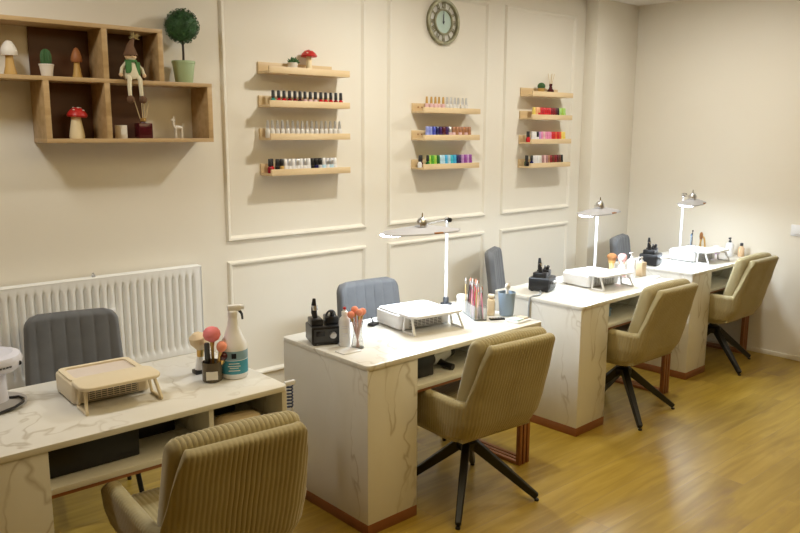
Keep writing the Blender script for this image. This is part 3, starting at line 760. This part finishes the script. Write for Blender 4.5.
# ------------------------------------------------------------------ nail dust collectors with armrest
def make_collector(loc, rz, label, m, sc=1.0):
    t = thing('dust_collector', label, 'dust collector', loc, rz)
    w = .15*sc
    mb = MB()
    mb.prism(rrect(-w, w, .0, .225, .025), .006, .075, .006, 2)
    b = build('body', mb, M[m], t)
    g = MB()
    for k in range(7): g.box(-w*.62, w*.62, -.0015, .004, .014+k*.0075, .0175+k*.0075)
    for k in range(9): g.box(-w*.62+k*w*1.24/8-.0015, -w*.62+k*w*1.24/8+.0015, -.001, .004, .013, .0625)
    build('filter_opening', MB().box(-w*.64, w*.64, -.0008, .003, .011, .065), M['dkgrey'], b)
    build('grille', g, M[m], b)
    mb = MB(); ro = rrect(-w*.94, w*.94, .04, .218, .025); ri = rrect(-w*.80, w*.80, .058, .200, .018)
    mb.grid([[Vector((x, y, .074)) for x, y in ro], [Vector((x, y, .083)) for x, y in ro], [Vector((x, y, .083)) for x, y in ri], [Vector((x, y, .0752)) for x, y in ri]], closed_u=True)
    build('top_rim', mb, M[m], b)
    build('top_filter', MB().prism(ri, .0745, .0765), M['filter'], b)
    a = build('arm_rest', MB().prism(rrect(-w*1.04, w*1.02, -.12, .03, .045, 8), .082, .096, .005, 3), M[m], t)
    for sx in (-1, 1):
        build('leg', MB().bar((sx*w*.86, -.02, .084), (sx*w*.94, .008-.03, .007), .011, .010).bar((sx*w*.86, -.075, .084), (sx*w*.94, -.115, .007), .011, .010).bar((sx*w*.94, -.118, .006), (sx*w*.94, -.02, .006), .010, .010), M[m], a)
    for fx in (-1, 1):
        for fy in (.03, .2): build('rubber_foot', MB().lathe([(.008, 0), (.008, .007)], 10, c=(fx*w*.8, fy, 0)), M['black'], b)
    return t
make_collector((.975, 2.67, DH), R(-2), 'cream nail dust collector with armrest on the foreground desk', 'cream', .93)
make_collector((2.53, 2.685, DH), R(-8), 'white nail dust collector with armrest under lamp on second desk', 'white', 1.03)
make_collector((4.09, 2.71, DH), R(-6), 'white nail dust collector with armrest on third desk', 'white', .98)
make_collector((5.49, 2.77, DH), R(-4), 'white nail dust collector with armrest on farthest desk', 'white', 1.0)

# ------------------------------------------------------------------ nail drill machines
def make_drill(loc, rz, label):
    t = thing('nail_drill', label, 'nail drill', loc, rz, 'black nail drill machines')
    b = build('body', MB().prism([(-.06, -.055), (.06, -.055), (.06, .055), (-.06, .055)], .004, .078, .008, 2), M['black'], t)
    build('front_panel', MB().box(-.05, .05, -.0575, -.054, .016, .066, .001), M['dkgrey'], b)
    build('display', MB().box(-.042, -.008, -.0588, -.0565, .040, .06), M['screen'], b)
    build('dial', MB().lathe([(.014, 0), (.013, .010), (0, .011)], 18, M=Matrix.Translation((.024, -.0575, .042)) @ Matrix.Rotation(PI/2, 4, 'X')), M['steel'], b)
    c = build('cradle', MB().box(-.056, -.008, -.036, .036, .076, .104, .005).box(.006, .056, -.030, .036, .076, .110, .006).tube([(.03, -.01, .09), (.034, -.016, .118), (.03, -.02, .13)], .009, 8), M['black'], t)
    build('handpiece', MB().tube([(-.032, 0, .10), (-.036, .004, .125), (-.036, .006, .155), (-.034, .008, .182)], [.010, .012, .010, .006], 14), M['black'], c)
    build('handpiece_collar', MB().tube([(-.0335, .0045, .135), (-.0333, .0055, .155)], .0128, 14), M['chrome'], c)
    build('cord_ring', MB().tube([(.03+.018*math.cos(q), -.002+.004*math.sin(q*2), .112+.018*math.sin(q)) for q in [2*PI*k/16 for k in range(17)]], .004, 8), M['dkgrey'], c)
    for fx in (-.045, .045):
        for fy in (-.04, .04): build('rubber_foot', MB().lathe([(.008, 0), (.008, .005)], 10, c=(fx, fy, 0)), M['black'], b)
    t.scale = (1.15, 1.15, 1.12)
    return t
make_drill((1.995, 2.80, DH), R(-22), 'black nail drill machine at left corner of second desk')
make_drill((3.70, 2.89, DH), R(20), 'black nail drill machine at left corner of third desk')
make_drill((5.03, 2.95, DH), R(15), 'black nail drill machine at left corner of farthest desk')

# ------------------------------------------------------------------ foreground desk items
t = thing('uv_lamp', 'pale lavender round lamp on pedestal at left edge of foreground desk', 'nail lamp', (.620, 2.885, DH))
build('base', MB().lathe([(.11, 0), (.118, .003), (.118, .009), (.105, .014), (.05, .018)], 40), M['alu'], t)
build('pedestal', MB().lathe([(.062, .016), (.058, .03), (.056, .10), (.06, .115)], 32), M['lav'], t)
h = build('head', MB().lathe([(.06, .113), (.095, .128), (.112, .146), (.115, .165), (.108, .182), (.085, .190), (.075, .184), (.0, .178)], 40), M['lav'], t)
build('button', MB().lathe([(.008, 0), (.008, .004)], 12, M=Matrix.Translation((.088, -.071, .155)) @ Matrix.Rotation(R(-39), 4, 'Z') @ Matrix.Rotation(R(90), 4, 'X')), M['screen'], h)
mb = MB()
for k in range(4): mb.box(-.004, .004, -.1165, -.1135, .152, .157, M=Matrix.Rotation(R(8+6*k), 4, 'Z'))
build('marking', mb, M['dkgrey'], h)
build('power_cord', MB().tube([(.058, -.02, .02), (.085, -.035, .022), (.096, -.055, .018), (.085, -.085, .016), (.05, -.112, .012), (-.02, -.13, .005), (-.09, -.14, .004)], .005, 8), M['black'], t)

def bottle_thing(name, label, loc, prof, m, cat, top=None, topm=None, topname='pump', seg=24, rz=0):
    t = thing(name, label, cat, loc, rz)
    b = build('bottle', MB().lathe(prof, seg), M[m], t, ang=50)
    if top: build(topname, top, M[topm], t)
    return t, b
t, b = bottle_thing('spray_bottle', 'tall white trigger spray bottle with blue label on foreground desk', (1.435, 2.62, DH),
    [(.048, 0), (.053, .005), (.053, .12), (.05, .138), (.036, .165), (.022, .205), (.018, .235), (.016, .245)], 'white', 'spray bottle')
lb = build('label', MB().lathe([(.0533, .022), (.0537, .0225), (.0537, .075), (.0533, .0755)], 32), M['cyan'], b)
lb2 = build('label', MB().lathe([(.0533, .078), (.0536, .0785), (.0536, .113), (.0533, .1135)], 32), mat('pale_teal_label', (.22, .36, .44), .5), b)
A0 = math.atan2(-2.6, -1.43)
rot = Matrix.Rotation(A0+PI/2, 4, 'Z')
build('emblem', MB().box(-.009, .009, -.0552, -.0532, .086, .106, M=rot), M['screen'], lb2)
mb = MB()
for k, (w, z) in enumerate(((.020, .064), (.024, .054), (.017, .046), (.022, .036))): mb.box(-w, w, -.0545 if w < .012 else -.0538-.0, -.0500, z, z+.0025, M=rot)
build('print', mb, M['paper'], lb)
tr = build('trigger_head', MB().lathe([(.019, .243), (.019, .262), (.015, .266)], 18).box(-.034, .020, -.012, .012, .264, .288, .006, M=Matrix.Rotation(R(160), 4, 'Z')), M['white'], t)
build('trigger', MB().tube([(.022, -.008, .268), (.034, -.012, .25), (.036, -.013, .228)], [.006, .005, .004], 8), M['dkgrey'], tr)
build('nozzle', MB().lathe([(.010, 0), (.010, .012)], 12, M=Matrix.Translation((.030, -.011, .277)) @ Matrix.Rotation(R(70), 4, 'Z') @ Matrix.Rotation(PI/2, 4, 'X')), M['white'], tr)

def brush(parent, base, tip, hm, bm_, rb=.012, L=.03, rh=.004, fan=False):
    base, tip = Vector(base), Vector(tip); d = (tip-base).normalized()
    h = build('handle', MB().tube([base, base+(tip-base)*.5, tip], [rh*.7, rh, rh*1.1], 8), hm, parent)
    build('ferrule', MB().tube([tip-d*.004, tip+d*.014], [rh*1.3, rh*1.6], 10), M['gold'], parent)
    p = tip+d*.012
    build('bristles', MB().tube([p, p+d*L*.18, p+d*L*.45, p+d*L*.72, p+d*L*.9, p+d*L*.98, p+d*L], [rh*1.5, rb*.78, rb, rb*.93, rb*.66, rb*.35, rb*.05], 20), bm_, parent)
def brush_thing(label, base, tip, hm, bm_, group, **kw):
    base, tip = Vector(base), Vector(tip)
    t = thing('makeup_brush', label, 'brush', base, 0, group); brush(t, (0, 0, 0), tip-base, hm, bm_, **kw); return t
# smoked jar with brushes
t = thing('brush_jar', 'smoked glass jar with pale label beside the spray bottle', 'jar', (1.342, 2.625, DH))
build('glass', MB().lathe([(.034, 0), (.038, .004), (.038, .074), (.036, .078), (.034, .074), (.034, .006), (0, .006)], 28), M['smoke'], t)
build('label', MB().box(-.022, .022, -.0392, -.0355, .014, .046, M=rot), M['paper'], t)
dk = mat('dark_wood_handle', (.05, .03, .02), .4)
brush_thing('pink fluffy powder brush standing tallest in smoked jar', (1.35, 2.63, DH+.0065), (1.350, 2.632, DH+.140), M['gold'], M['pink'], 'brushes in the smoked jar', rb=.034, L=.06, rh=.006)
brush_thing('coral red brush leaning right in smoked jar', (1.346, 2.615, DH+.0065), (1.364, 2.600, DH+.105), M['gold'], M['coral'], 'brushes in the smoked jar', rb=.02, L=.042, rh=.005)
brush_thing('dark brown wide brush at right rim of smoked jar', (1.352, 2.62, DH+.0065), (1.371, 2.608, DH+.07), dk, M['maroon'], 'brushes in the smoked jar', rb=.018, L=.032, rh=.009)
t = thing('brush_pen', 'black closed brush tube standing at left of smoked jar', 'brush', (1.325, 2.627, DH+.0065), 0, 'brushes in the smoked jar')
build('tube', MB().lathe([(.009, 0), (.010, .004), (.010, .085)], 14), M['black'], t); build('cap', MB().lathe([(.0105, .085), (.0105, .142), (.008, .147), (0, .147)], 14), M['dkgrey'], t)
# dark filler roll in jar
tag(build('cotton_roll', MB().lathe([(.0105, 0), (.011, .004), (.011, .095), (.009, .1), (0, .1)], 16), M['brownbr'], loc=(1.335, 2.644, DH+.0065)), 'brown rolled cloth standing in smoked jar behind the brushes', 'cloth')
# cream powder brush on stand
t = thing('powder_brush', 'cream powder brush with black footed white handle standing left of smoked jar', 'brush', (1.348, 2.745, DH))
build('foot', MB().box(-.024, .024, -.02, .02, 0, .016, .003), M['black'], t)
build('handle', MB().tube([(0, 0, .014), (.004, 0, .045), (.006, 0, .07)], [.017, .016, .012], 16), M['white'], t)
build('ferrule', MB().tube([(.006, 0, .068), (.008, 0, .10)], [.013, .015], 16), M['gold'], t)
build('bristles', MB().tube([(.008, 0, .098), (.004, 0, .125), (-.002, 0, .15), (-.006, 0, .165)], [.018, .040, .040, .016], 18, .85), M['creambr'], t)
# towel on compartment edge
mb = MB()
rows = []
for i in range(25):
    u = i/24; x = -.095+.19*u; k = math.sqrt(max(.015, 1-(2*u-1)**4))
    rows.append([Vector((x, .0+.055*k*math.cos(a)*(1+.05*math.sin(9*u)), .034+.034*k*math.sin(a)*(1+.12*math.sin(5*u+1)))) for a in [2*PI*q/20 for q in range(20)]])
mb.grid(rows, closed_u=True)
tag(build('rolled_towel', mb, M['towel'], loc=(1.345, 2.445, .6105)), 'rolled beige towel in right compartment of the foreground desk', 'towel')
# dark boxes in compartments
def bag(loc, sx, sy, sz, label, m='black', name='storage_box', cat='box'):
    t = thing(name, label, cat, loc)
    build('body', MB().box(-sx/2, sx/2, -sy/2, sy/2, 0, sz*.82, .006), M[m], t)
    build('lid', MB().box(-sx/2-.003, sx/2+.003, -sy/2-.003, sy/2+.003, sz*.82, sz, .004), M[m], t)
    return t
bag((.83, 2.62, .6105), .30, .30, .122, 'black storage box in left compartment of the foreground desk')
bag((1.09, 2.72, .6105), .16, .24, .118, 'smaller black storage box right of the bigger one in foreground desk')
bag((1.34, 2.78, .6105), .20, .30, .122, 'black storage box behind rolled towel in right compartment')
bag((2.30, 2.58, .6105), .13, .26, .115, 'black storage box in compartment of second desk')
t = thing('hair_dryer', 'white and black hair dryer lying in compartment of second desk', 'hair dryer', (2.50, 2.56, .6105), R(15))
build('barrel', MB().lathe([(.028, -.08), (.034, -.07), (.036, .02), (.030, .08), (.026, .082)], 24, M=Matrix.Translation((0, 0, .044)) @ Matrix.Rotation(PI/2, 4, 'Y')), M['white'], t)
build('nozzle', MB().lathe([(.031, .0), (.032, .04), (.026, .05)], 20, M=Matrix.Translation((.065, 0, .044)) @ Matrix.Rotation(PI/2, 4, 'Y')), M['black'], t)
build('handle', MB().tube([(-.03, 0, .03), (-.045, -.06, .018), (-.05, -.11, .016)], [.018, .016, .015], 14), M['black'], t)
build('rear_grille', MB().lathe([(.031, 0), (.028, .008), (0, .010)], 20, M=Matrix.Translation((-.079, 0, .044)) @ Matrix.Rotation(-PI/2, 4, 'Y')), M['dkgrey'], t)
tag(build('folded_cloth', MB().box(-.09, .09, -.06, .06, 0, .05, .02, 3), M['dkgrey'], loc=(2.55, 2.75, .6105)), 'dark folded cloth behind hair dryer in second desk', 'cloth')
bag((3.92, 2.63, .6105), .10, .12, .055, 'small blue box in compartment of third desk', 'blueprint')
bag((5.28, 2.72, .6105), .07, .14, .085, 'small black box in left compartment of farthest desk')
bag((5.88, 2.75, .6105), .14, .22, .10, 'dark grey box in right compartment of farthest desk', 'dkgrey')
# coiled cord hanging behind foreground desk
pts = [Vector((1.69+.012*math.cos(q), 2.62+.012*math.sin(q), .565+.10*q/(2*PI*7))) for q in [2*PI*k/14 for k in range(14*7+1)]]
pts = [Vector((1.535, 2.62, .50))]*0 + pts
t = thing('coiled_cord', 'dark blue coiled cord hanging at right end of the foreground desk', 'cord', (0, 0, 0))
build('coil', MB().tube(pts, .0035, 6), mat('dark_blue_cord', (.02, .03, .07), .4), t)
build('plug', MB().box(1.665, 1.715, 2.612, 2.628, .665, .685, .003), M['white'], t)
build('tail', MB().tube([pts[0], pts[0]+Vector((.0, .004, -.05)), pts[0]+Vector((.01, .0, -.12))], .0035, 6), M['white'], t)

# ------------------------------------------------------------------ second desk items
t, b = bottle_thing('lotion_bottle', 'tall white bottle with red nozzle beside drill on second desk', (2.03, 2.685, DH),
    [(.022, 0), (.025, .004), (.025, .115), (.022, .128), (.012, .138), (.012, .142)], 'white', 'bottle', MB().lathe([(.014, .141), (.014, .158), (.008, .162), (.008, .168)], 16), 'white', 'cap')
build('nozzle', MB().lathe([(.007, .166), (.007, .178), (0, .180)], 12), M['red'], t)
mb = MB()
for w, z in ((.012, .095), (.010, .085), (.012, .06), (.007, .05)): mb.box(-w, w, -.0258, -.0235, z, z+.003, M=Matrix.Rotation(math.atan2(-2.68, -2.03)+PI/2, 4, 'Z'))
build('print', mb, M['lav'], b)
t = thing('brush_vase', 'small clear hourglass vase at front left corner of second desk', 'vase', (2.053, 2.62, DH))
build('glass', MB().lathe([(.028, 0), (.029, .004), (.024, .035), (.018, .065), (.021, .105), (.026, .122), (.024, .122), (.0165, .07), (.026, .006), (0, .006)], 26), M['glass'], t)
for k, (dx, dy, h) in enumerate(((-.022, .010, .138), (-.003, -.015, .150), (.026, .003, .146), (.004, .022, .154))):
    brush_thing(['coral tipped brush leaning left in hourglass vase', 'coral tipped brush at front of hourglass vase', 'coral tipped brush leaning right in hourglass vase', 'coral tipped brush at back of hourglass vase'][k],
                (2.053-dx*.3, 2.62-dy*.3, DH+.0065), (2.053+dx*.95, 2.62+dy*.95, DH+h-.012), mat('pale_pink_stick', (.80, .48, .44), .4) if k == 0 else bpy.data.materials['pale_pink_stick'], M['coral'], 'coral brushes in the hourglass vase', rb=.0165, L=.032, rh=.0042)
tag(build('glass_tray', MB().prism(rrect(-.05, .05, -.035, .035, .008), 0, .005, .001), M['white'], loc=(1.985, 2.60, DH)), 'small white tray at left edge of second desk', 'tray')
t = thing('phone_holder', 'small black holder lying behind the coral brushes on second desk', 'holder', (2.36, 2.885, DH), R(20))
build('body', MB().box(-.028, .028, -.018, .018, 0, .014, .004), M['black'], t); build('pin', MB().tube([(0, 0, .012), (-.012, .004, .045)], .003, 8), M['black'], t)
# acrylic brush organiser
t = thing('brush_organiser', 'clear acrylic organiser full of thin nail brushes on second desk', 'organiser', (2.885, 2.69, DH), R(62))
mb = MB().box(-.10, .10, -.032, .032, 0, .005)
for y in (-.032, -.001, .030): mb.box(-.10, .10, y, y+.003, .005, .075)
for x in (-.10, -.05, 0, .05, .097): mb.box(x, x+.003, -.032, .032, .005, .07)
build('case', mb, M['glass'], t)
cols = [((.50, .05, .09), 'dark red'), ((.75, .30, .42), 'pink'), ((.82, .80, .78), 'white'), ((.02, .02, .025), 'black'), ((.60, .42, .18), 'gold'), ((.78, .55, .50), 'pale pink'), ((.16, .05, .05), 'brown')]
cm = [mat('brush_handle_%d' % i, c, .35) for i, (c, _) in enumerate(cols)]
rr = random.Random(3); k = 0
for row, y in enumerate((-.016, .0165)):
    for q in range(11):
        x = -.0925+q*.0185
        if any(abs(x-w) < .006 for w in (-.0485, .0015, .0515)): x += .008
        i = rr.randrange(7); L = rr.uniform(.115, .185); dx, dy = rr.uniform(-.016, .016), rr.uniform(-.008, .008)
        c, s = math.cos(R(62)), math.sin(R(62))
        P0 = Vector((2.885+x*c-y*s, 2.69+x*s+y*c, DH+.0055))
        tt = thing('nail_brush', f'{cols[i][1]} nail brush, {ORD[q]} from its front end in {"left" if row else "right"} row of the acrylic organiser', 'brush', P0, 0, 'thin nail brushes in the acrylic organiser')
        v = Vector((dx, dy, L))
        build('handle', MB().tube([(0, 0, 0), v*.6, v*.9], [.0025, .0042, .003], 8), cm[i], tt)
        build('ferrule', MB().tube([v*.89, v], [.0032, .0026], 8), M['steel'], tt)
        build('bristles', MB().tube([v*.99, v*1.05, v*1.1], [.0026, .003, .0006], 8), [M['white'], M['brownbr'], M['coral']][k % 3], tt)
        k += 1
# white jar at lamp foot
t = thing('cotton_jar', 'white lidded jar at foot of lamp on second desk', 'jar', (2.965, 2.855, DH))
build('body', MB().lathe([(.028, 0), (.031, .004), (.031, .05), (.028, .056)], 24), M['white'], t); build('lid', MB().lathe([(.032, .056), (.032, .072), (.028, .078), (0, .079)], 24), M['white'], t)
# beige bottle with dark label
t = thing('polish_remover', 'cream square bottle with black label beside blue grey cup', 'bottle', (2.975, 2.655, DH), R(40))
b = build('bottle', MB().box(-.024, .024, -.02, .02, 0, .088, .006).lathe([(.012, .086), (.012, .094)], 14), mat('cream_bottle', (.74, .60, .40), .3), t)
build('label', MB().box(-.011, .011, -.0215, -.0185, .03, .066), M['black'], b); build('cap', MB().box(-.02, .02, -.017, .017, .094, .110, .004), M['cream'], t)
t = thing('colour_palette', 'black swatch palette strip lying in front of the blue grey cup', 'palette', (2.925, 2.567, DH), R(-28))
build('plate', MB().box(-.04, .04, -.016, .016, 0, .007, .002), M['black'], t)
for q in range(5): build('swatch', MB().lathe([(.006, .0068), (.0055, .0085), (0, .009)], 10, c=(-.03+q*.015, 0, 0)), M['steel'], t)
t = thing('pencil_cup', 'blue grey tapered cup at right end of second desk', 'cup', (3.035, 2.60, DH))
build('cup', MB().lathe([(.034, 0), (.037, .004), (.046, .12), (.047, .124), (.044, .124), (.035, .01), (0, .008)], 28), M['bluecup'], t)
t = thing('ceramic_scoop', 'white curved scoop sticking out of the blue grey cup', 'scoop', (3.035, 2.60, DH+.009))
build('handle', MB().tube([(0, 0, 0), (.004, .004, .08), (.012, .008, .13)], [.006, .007, .008], 10), M['mushwhite'], t)
build('bowl', MB().ball((.016, .010, .142), .017, (1, .7, 1.1), 14), M['mushwhite'], t)
t = thing('sample_dish', 'white dish with stacked pads at right front corner of second desk', 'dish', (2.985, 2.475, DH), R(5))
build('dish', MB().prism(rrect(-.062, .062, -.045, .045, .02), 0, .010, .002), M['white'], t)
build('pad', MB().box(-.05, .008, -.03, .03, .010, .017, .002), mat('pale_mint_pad', (.60, .74, .70), .7), t); build('pad', MB().box(.014, .05, -.028, .028, .010, .018, .002), mat('beige_pad', (.62, .54, .42), .7), t)

# ------------------------------------------------------------------ third desk items
tag(build('power_cord', MB().tube([(3.645, 2.86, DH+.006), (3.60, 2.82, DH+.006), (3.55, 2.79, DH+.006), (3.505, 2.795, DH+.006), (3.478, 2.80, DH-.002), (3.470, 2.80, DH-.05), (3.468, 2.80, DH-.2)], .006, 8), mat('grey_cord', (.30, .32, .33), .5)), 'grey cord running from drill over the left edge of third desk', 'cord')
brush_thing('cream powder brush with brown top standing on third desk', (4.50, 2.93, DH+.0), (4.50, 2.93, DH+.08), mat('cream_handle', (.80, .58, .28), .4), M['brownbr'], 'standing powder brushes on third desk', rb=.034, L=.05, rh=.017)
brush_thing('pink powder brush standing between pump bottles on third desk', (4.51, 2.86, DH), (4.515, 2.86, DH+.075), M['white'], mat('pale_pink_bristle', (.80, .42, .38), .8), 'standing powder brushes on third desk', rb=.032, L=.06, rh=.012)
def pump(z, r=.011): return MB().lathe([(r, z), (r, z+.014), (.005, z+.016), (.005, z+.03)], 14).box(-.026, .008, -.006, .006, z+.028, z+.038, .003)
t, b = bottle_thing('pump_bottle', 'clear pump bottle with pink label behind armrest on third desk', (4.42, 2.80, DH), [(.026, 0), (.028, .004), (.028, .075), (.02, .088), (.010, .093)], 'glass', 'bottle', pump(.092), 'white')
build('label', MB().lathe([(.0283, .016), (.0287, .0165), (.0287, .05), (.0283, .0505)], 24), M['pink'], b)
bottle_thing('pump_bottle', 'tall white pump bottle on third desk beside the cream cup', (4.475, 2.76, DH), [(.023, 0), (.026, .004), (.026, .115), (.02, .128), (.011, .134)], 'white', 'bottle', pump(.133), 'white')
t = thing('pump_dispenser', 'cream square dispenser with short pump on third desk', 'bottle', (4.585, 2.755, DH))
build('body', MB().box(-.03, .03, -.024, .024, 0, .095, .006), mat('cream_ceramic_glaze', (.70, .55, .36), .35), t); build('pump', pump(.094), M['white'], t)
tag(build('lid', MB().lathe([(.026, 0), (.029, .002), (.029, .010), (.026, .012), (0, .012)], 24), M['white'], loc=(4.60, 2.655, DH)), 'round white lid lying on third desk near armchair', 'lid')

# ------------------------------------------------------------------ farthest desk items
t = thing('brush_tub', 'clear tub of tools behind dust collector on farthest desk', 'organiser', (5.725, 3.01, DH), R(20))
build('case', MB().box(-.055, .055, -.03, .03, 0, .005).box(-.055, .055, -.03, -.027, .005, .07).box(-.055, .055, .027, .03, .005, .07).box(-.055, -.052, -.03, .03, .005, .07).box(.052, .055, -.03, .03, .005, .07), M['glass'], t)
for q, (x, L, c, lab) in enumerate(((-.04, .15, M['blueprint'], 'blue'), (-.018, .14, M['lav'], 'lavender'), (.005, .155, M['dkgrey'], 'dark grey'), (.03, .175, M['black'], 'black'))):
    tt = thing('nail_file', f'{lab} nail file standing in tub on farthest desk', 'nail file', (5.725+x*.94, 3.01+x*.34, DH+.0055), R(20), 'tools in the clear tub')
    build('blade', MB().box(-.008, .008, -.002, .002, 0, L, .001), c, tt); build('tip', MB().lathe([(.007, L-.002), (.005, L+.008), (0, L+.01)], 10), c, tt)
brush_thing('black haired brush leaning in front of the tub on farthest desk', (5.80, 2.975, DH), (5.815, 2.98, DH+.10), M['gold'], M['brownbr'], 'brushes beside the tub', rb=.014, L=.06, rh=.006)
t = thing('cuticle_arch', 'curved tan headband standing beside the tub on farthest desk', 'headband', (5.90, 2.985, DH))
build('band', MB().tube([(-.045+.045*math.cos(q)*-1+.0, 0, .005+.125*math.sin(q)) for q in [PI*k/12 for k in range(13)]], .007, 8), M['gold'], t)
t = thing('cotton_tub', 'lilac lidded tub standing on farthest desk', 'tub', (5.895, 2.885, DH)); build('body', MB().lathe([(.024, 0), (.026, .003), (.026, .05)], 20), mat('lilac_plastic', (.60, .42, .62), .4), t); build('lid', MB().lathe([(.027, .05), (.027, .064), (0, .066)], 20), M['white'], t)
t, b = bottle_thing('pump_bottle', 'white pump bottle standing on farthest desk near right wall', (5.885, 2.775, DH), [(.028, 0), (.031, .004), (.031, .085), (.022, .10), (.011, .106)], 'white', 'bottle', MB().lathe([(.011, .105), (.011, .12), (.005, .122), (.005, .135)], 14).box(-.02, .01, -.006, .006, .133, .145, .003), 'dkgrey')
t, b = bottle_thing('oil_bottle', 'tan glass bottle with white cap at right end of farthest desk', (5.925, 2.70, DH), [(.022, 0), (.024, .004), (.024, .065), (.011, .08), (.010, .085)], 'skin', 'bottle', MB().lathe([(.012, .084), (.012, .105), (0, .107)], 14), 'dkgrey', 'cap')

# ------------------------------------------------------------------ lights
def area(name, loc, size, power, col, rot=(0, 0, 0), shape='DISK', spread=180):
    l = bpy.data.lights.new(name, 'AREA'); l.shape = shape; l.size = size; l.energy = power; l.color = col; l.spread = R(spread)
    o = bpy.data.objects.new(name, l); C.objects.link(o); o.location = loc; o.rotation_euler = rot; return o
KEY = (1, .985, .93); WARM = (1, .80, .44)
area('ceiling_lamp', (3.02, 2.80, H-.015), .14, 22, KEY)
area('ceiling_lamp', (4.85, 2.75, H-.015), .14, 17, KEY)
area('ceiling_lamp', (.45, 2.95, H-.015), .40, 15, KEY)
area('warm_fill', (2.5, .9, H-.02), 2.4, 40, WARM, shape='SQUARE')  # added soft fill that lifts and yellows the shadows, not a fixture
w = bpy.data.worlds.new('world'); bpy.context.scene.world = w; w.use_nodes = True
w.node_tree.nodes['Background'].inputs['Color'].default_value = (1, .85, .65, 1); w.node_tree.nodes['Background'].inputs['Strength'].default_value = .2

# ------------------------------------------------------------------ camera
cam = bpy.data.cameras.new('camera'); co = bpy.data.objects.new('camera', cam); C.objects.link(co)
f_, pit, yaw, roll, hc = 768.34, -.175, .7211, .0044, 1.7176
cy, sy, cp, sp = math.cos(yaw), math.sin(yaw), math.cos(pit), math.sin(pit)
fw = Vector((sy*cp, cy*cp, sp)); rt = Vector((cy, -sy, 0)); up = rt.cross(fw)
r2 = math.cos(roll)*rt+math.sin(roll)*up; u2 = -math.sin(roll)*rt+math.cos(roll)*up
m = Matrix((r2, u2, -fw)).transposed().to_4x4(); m.translation = (0, 0, hc); co.matrix_world = m
cam.sensor_width = 36; cam.sensor_fit = 'HORIZONTAL'; cam.lens = f_*36/800; cam.clip_start = .05
sc = bpy.context.scene; sc.camera = co
sc.view_settings.view_transform = 'Standard'; sc.view_settings.look = 'None'; sc.view_settings.exposure = .08; sc.view_settings.gamma = 1
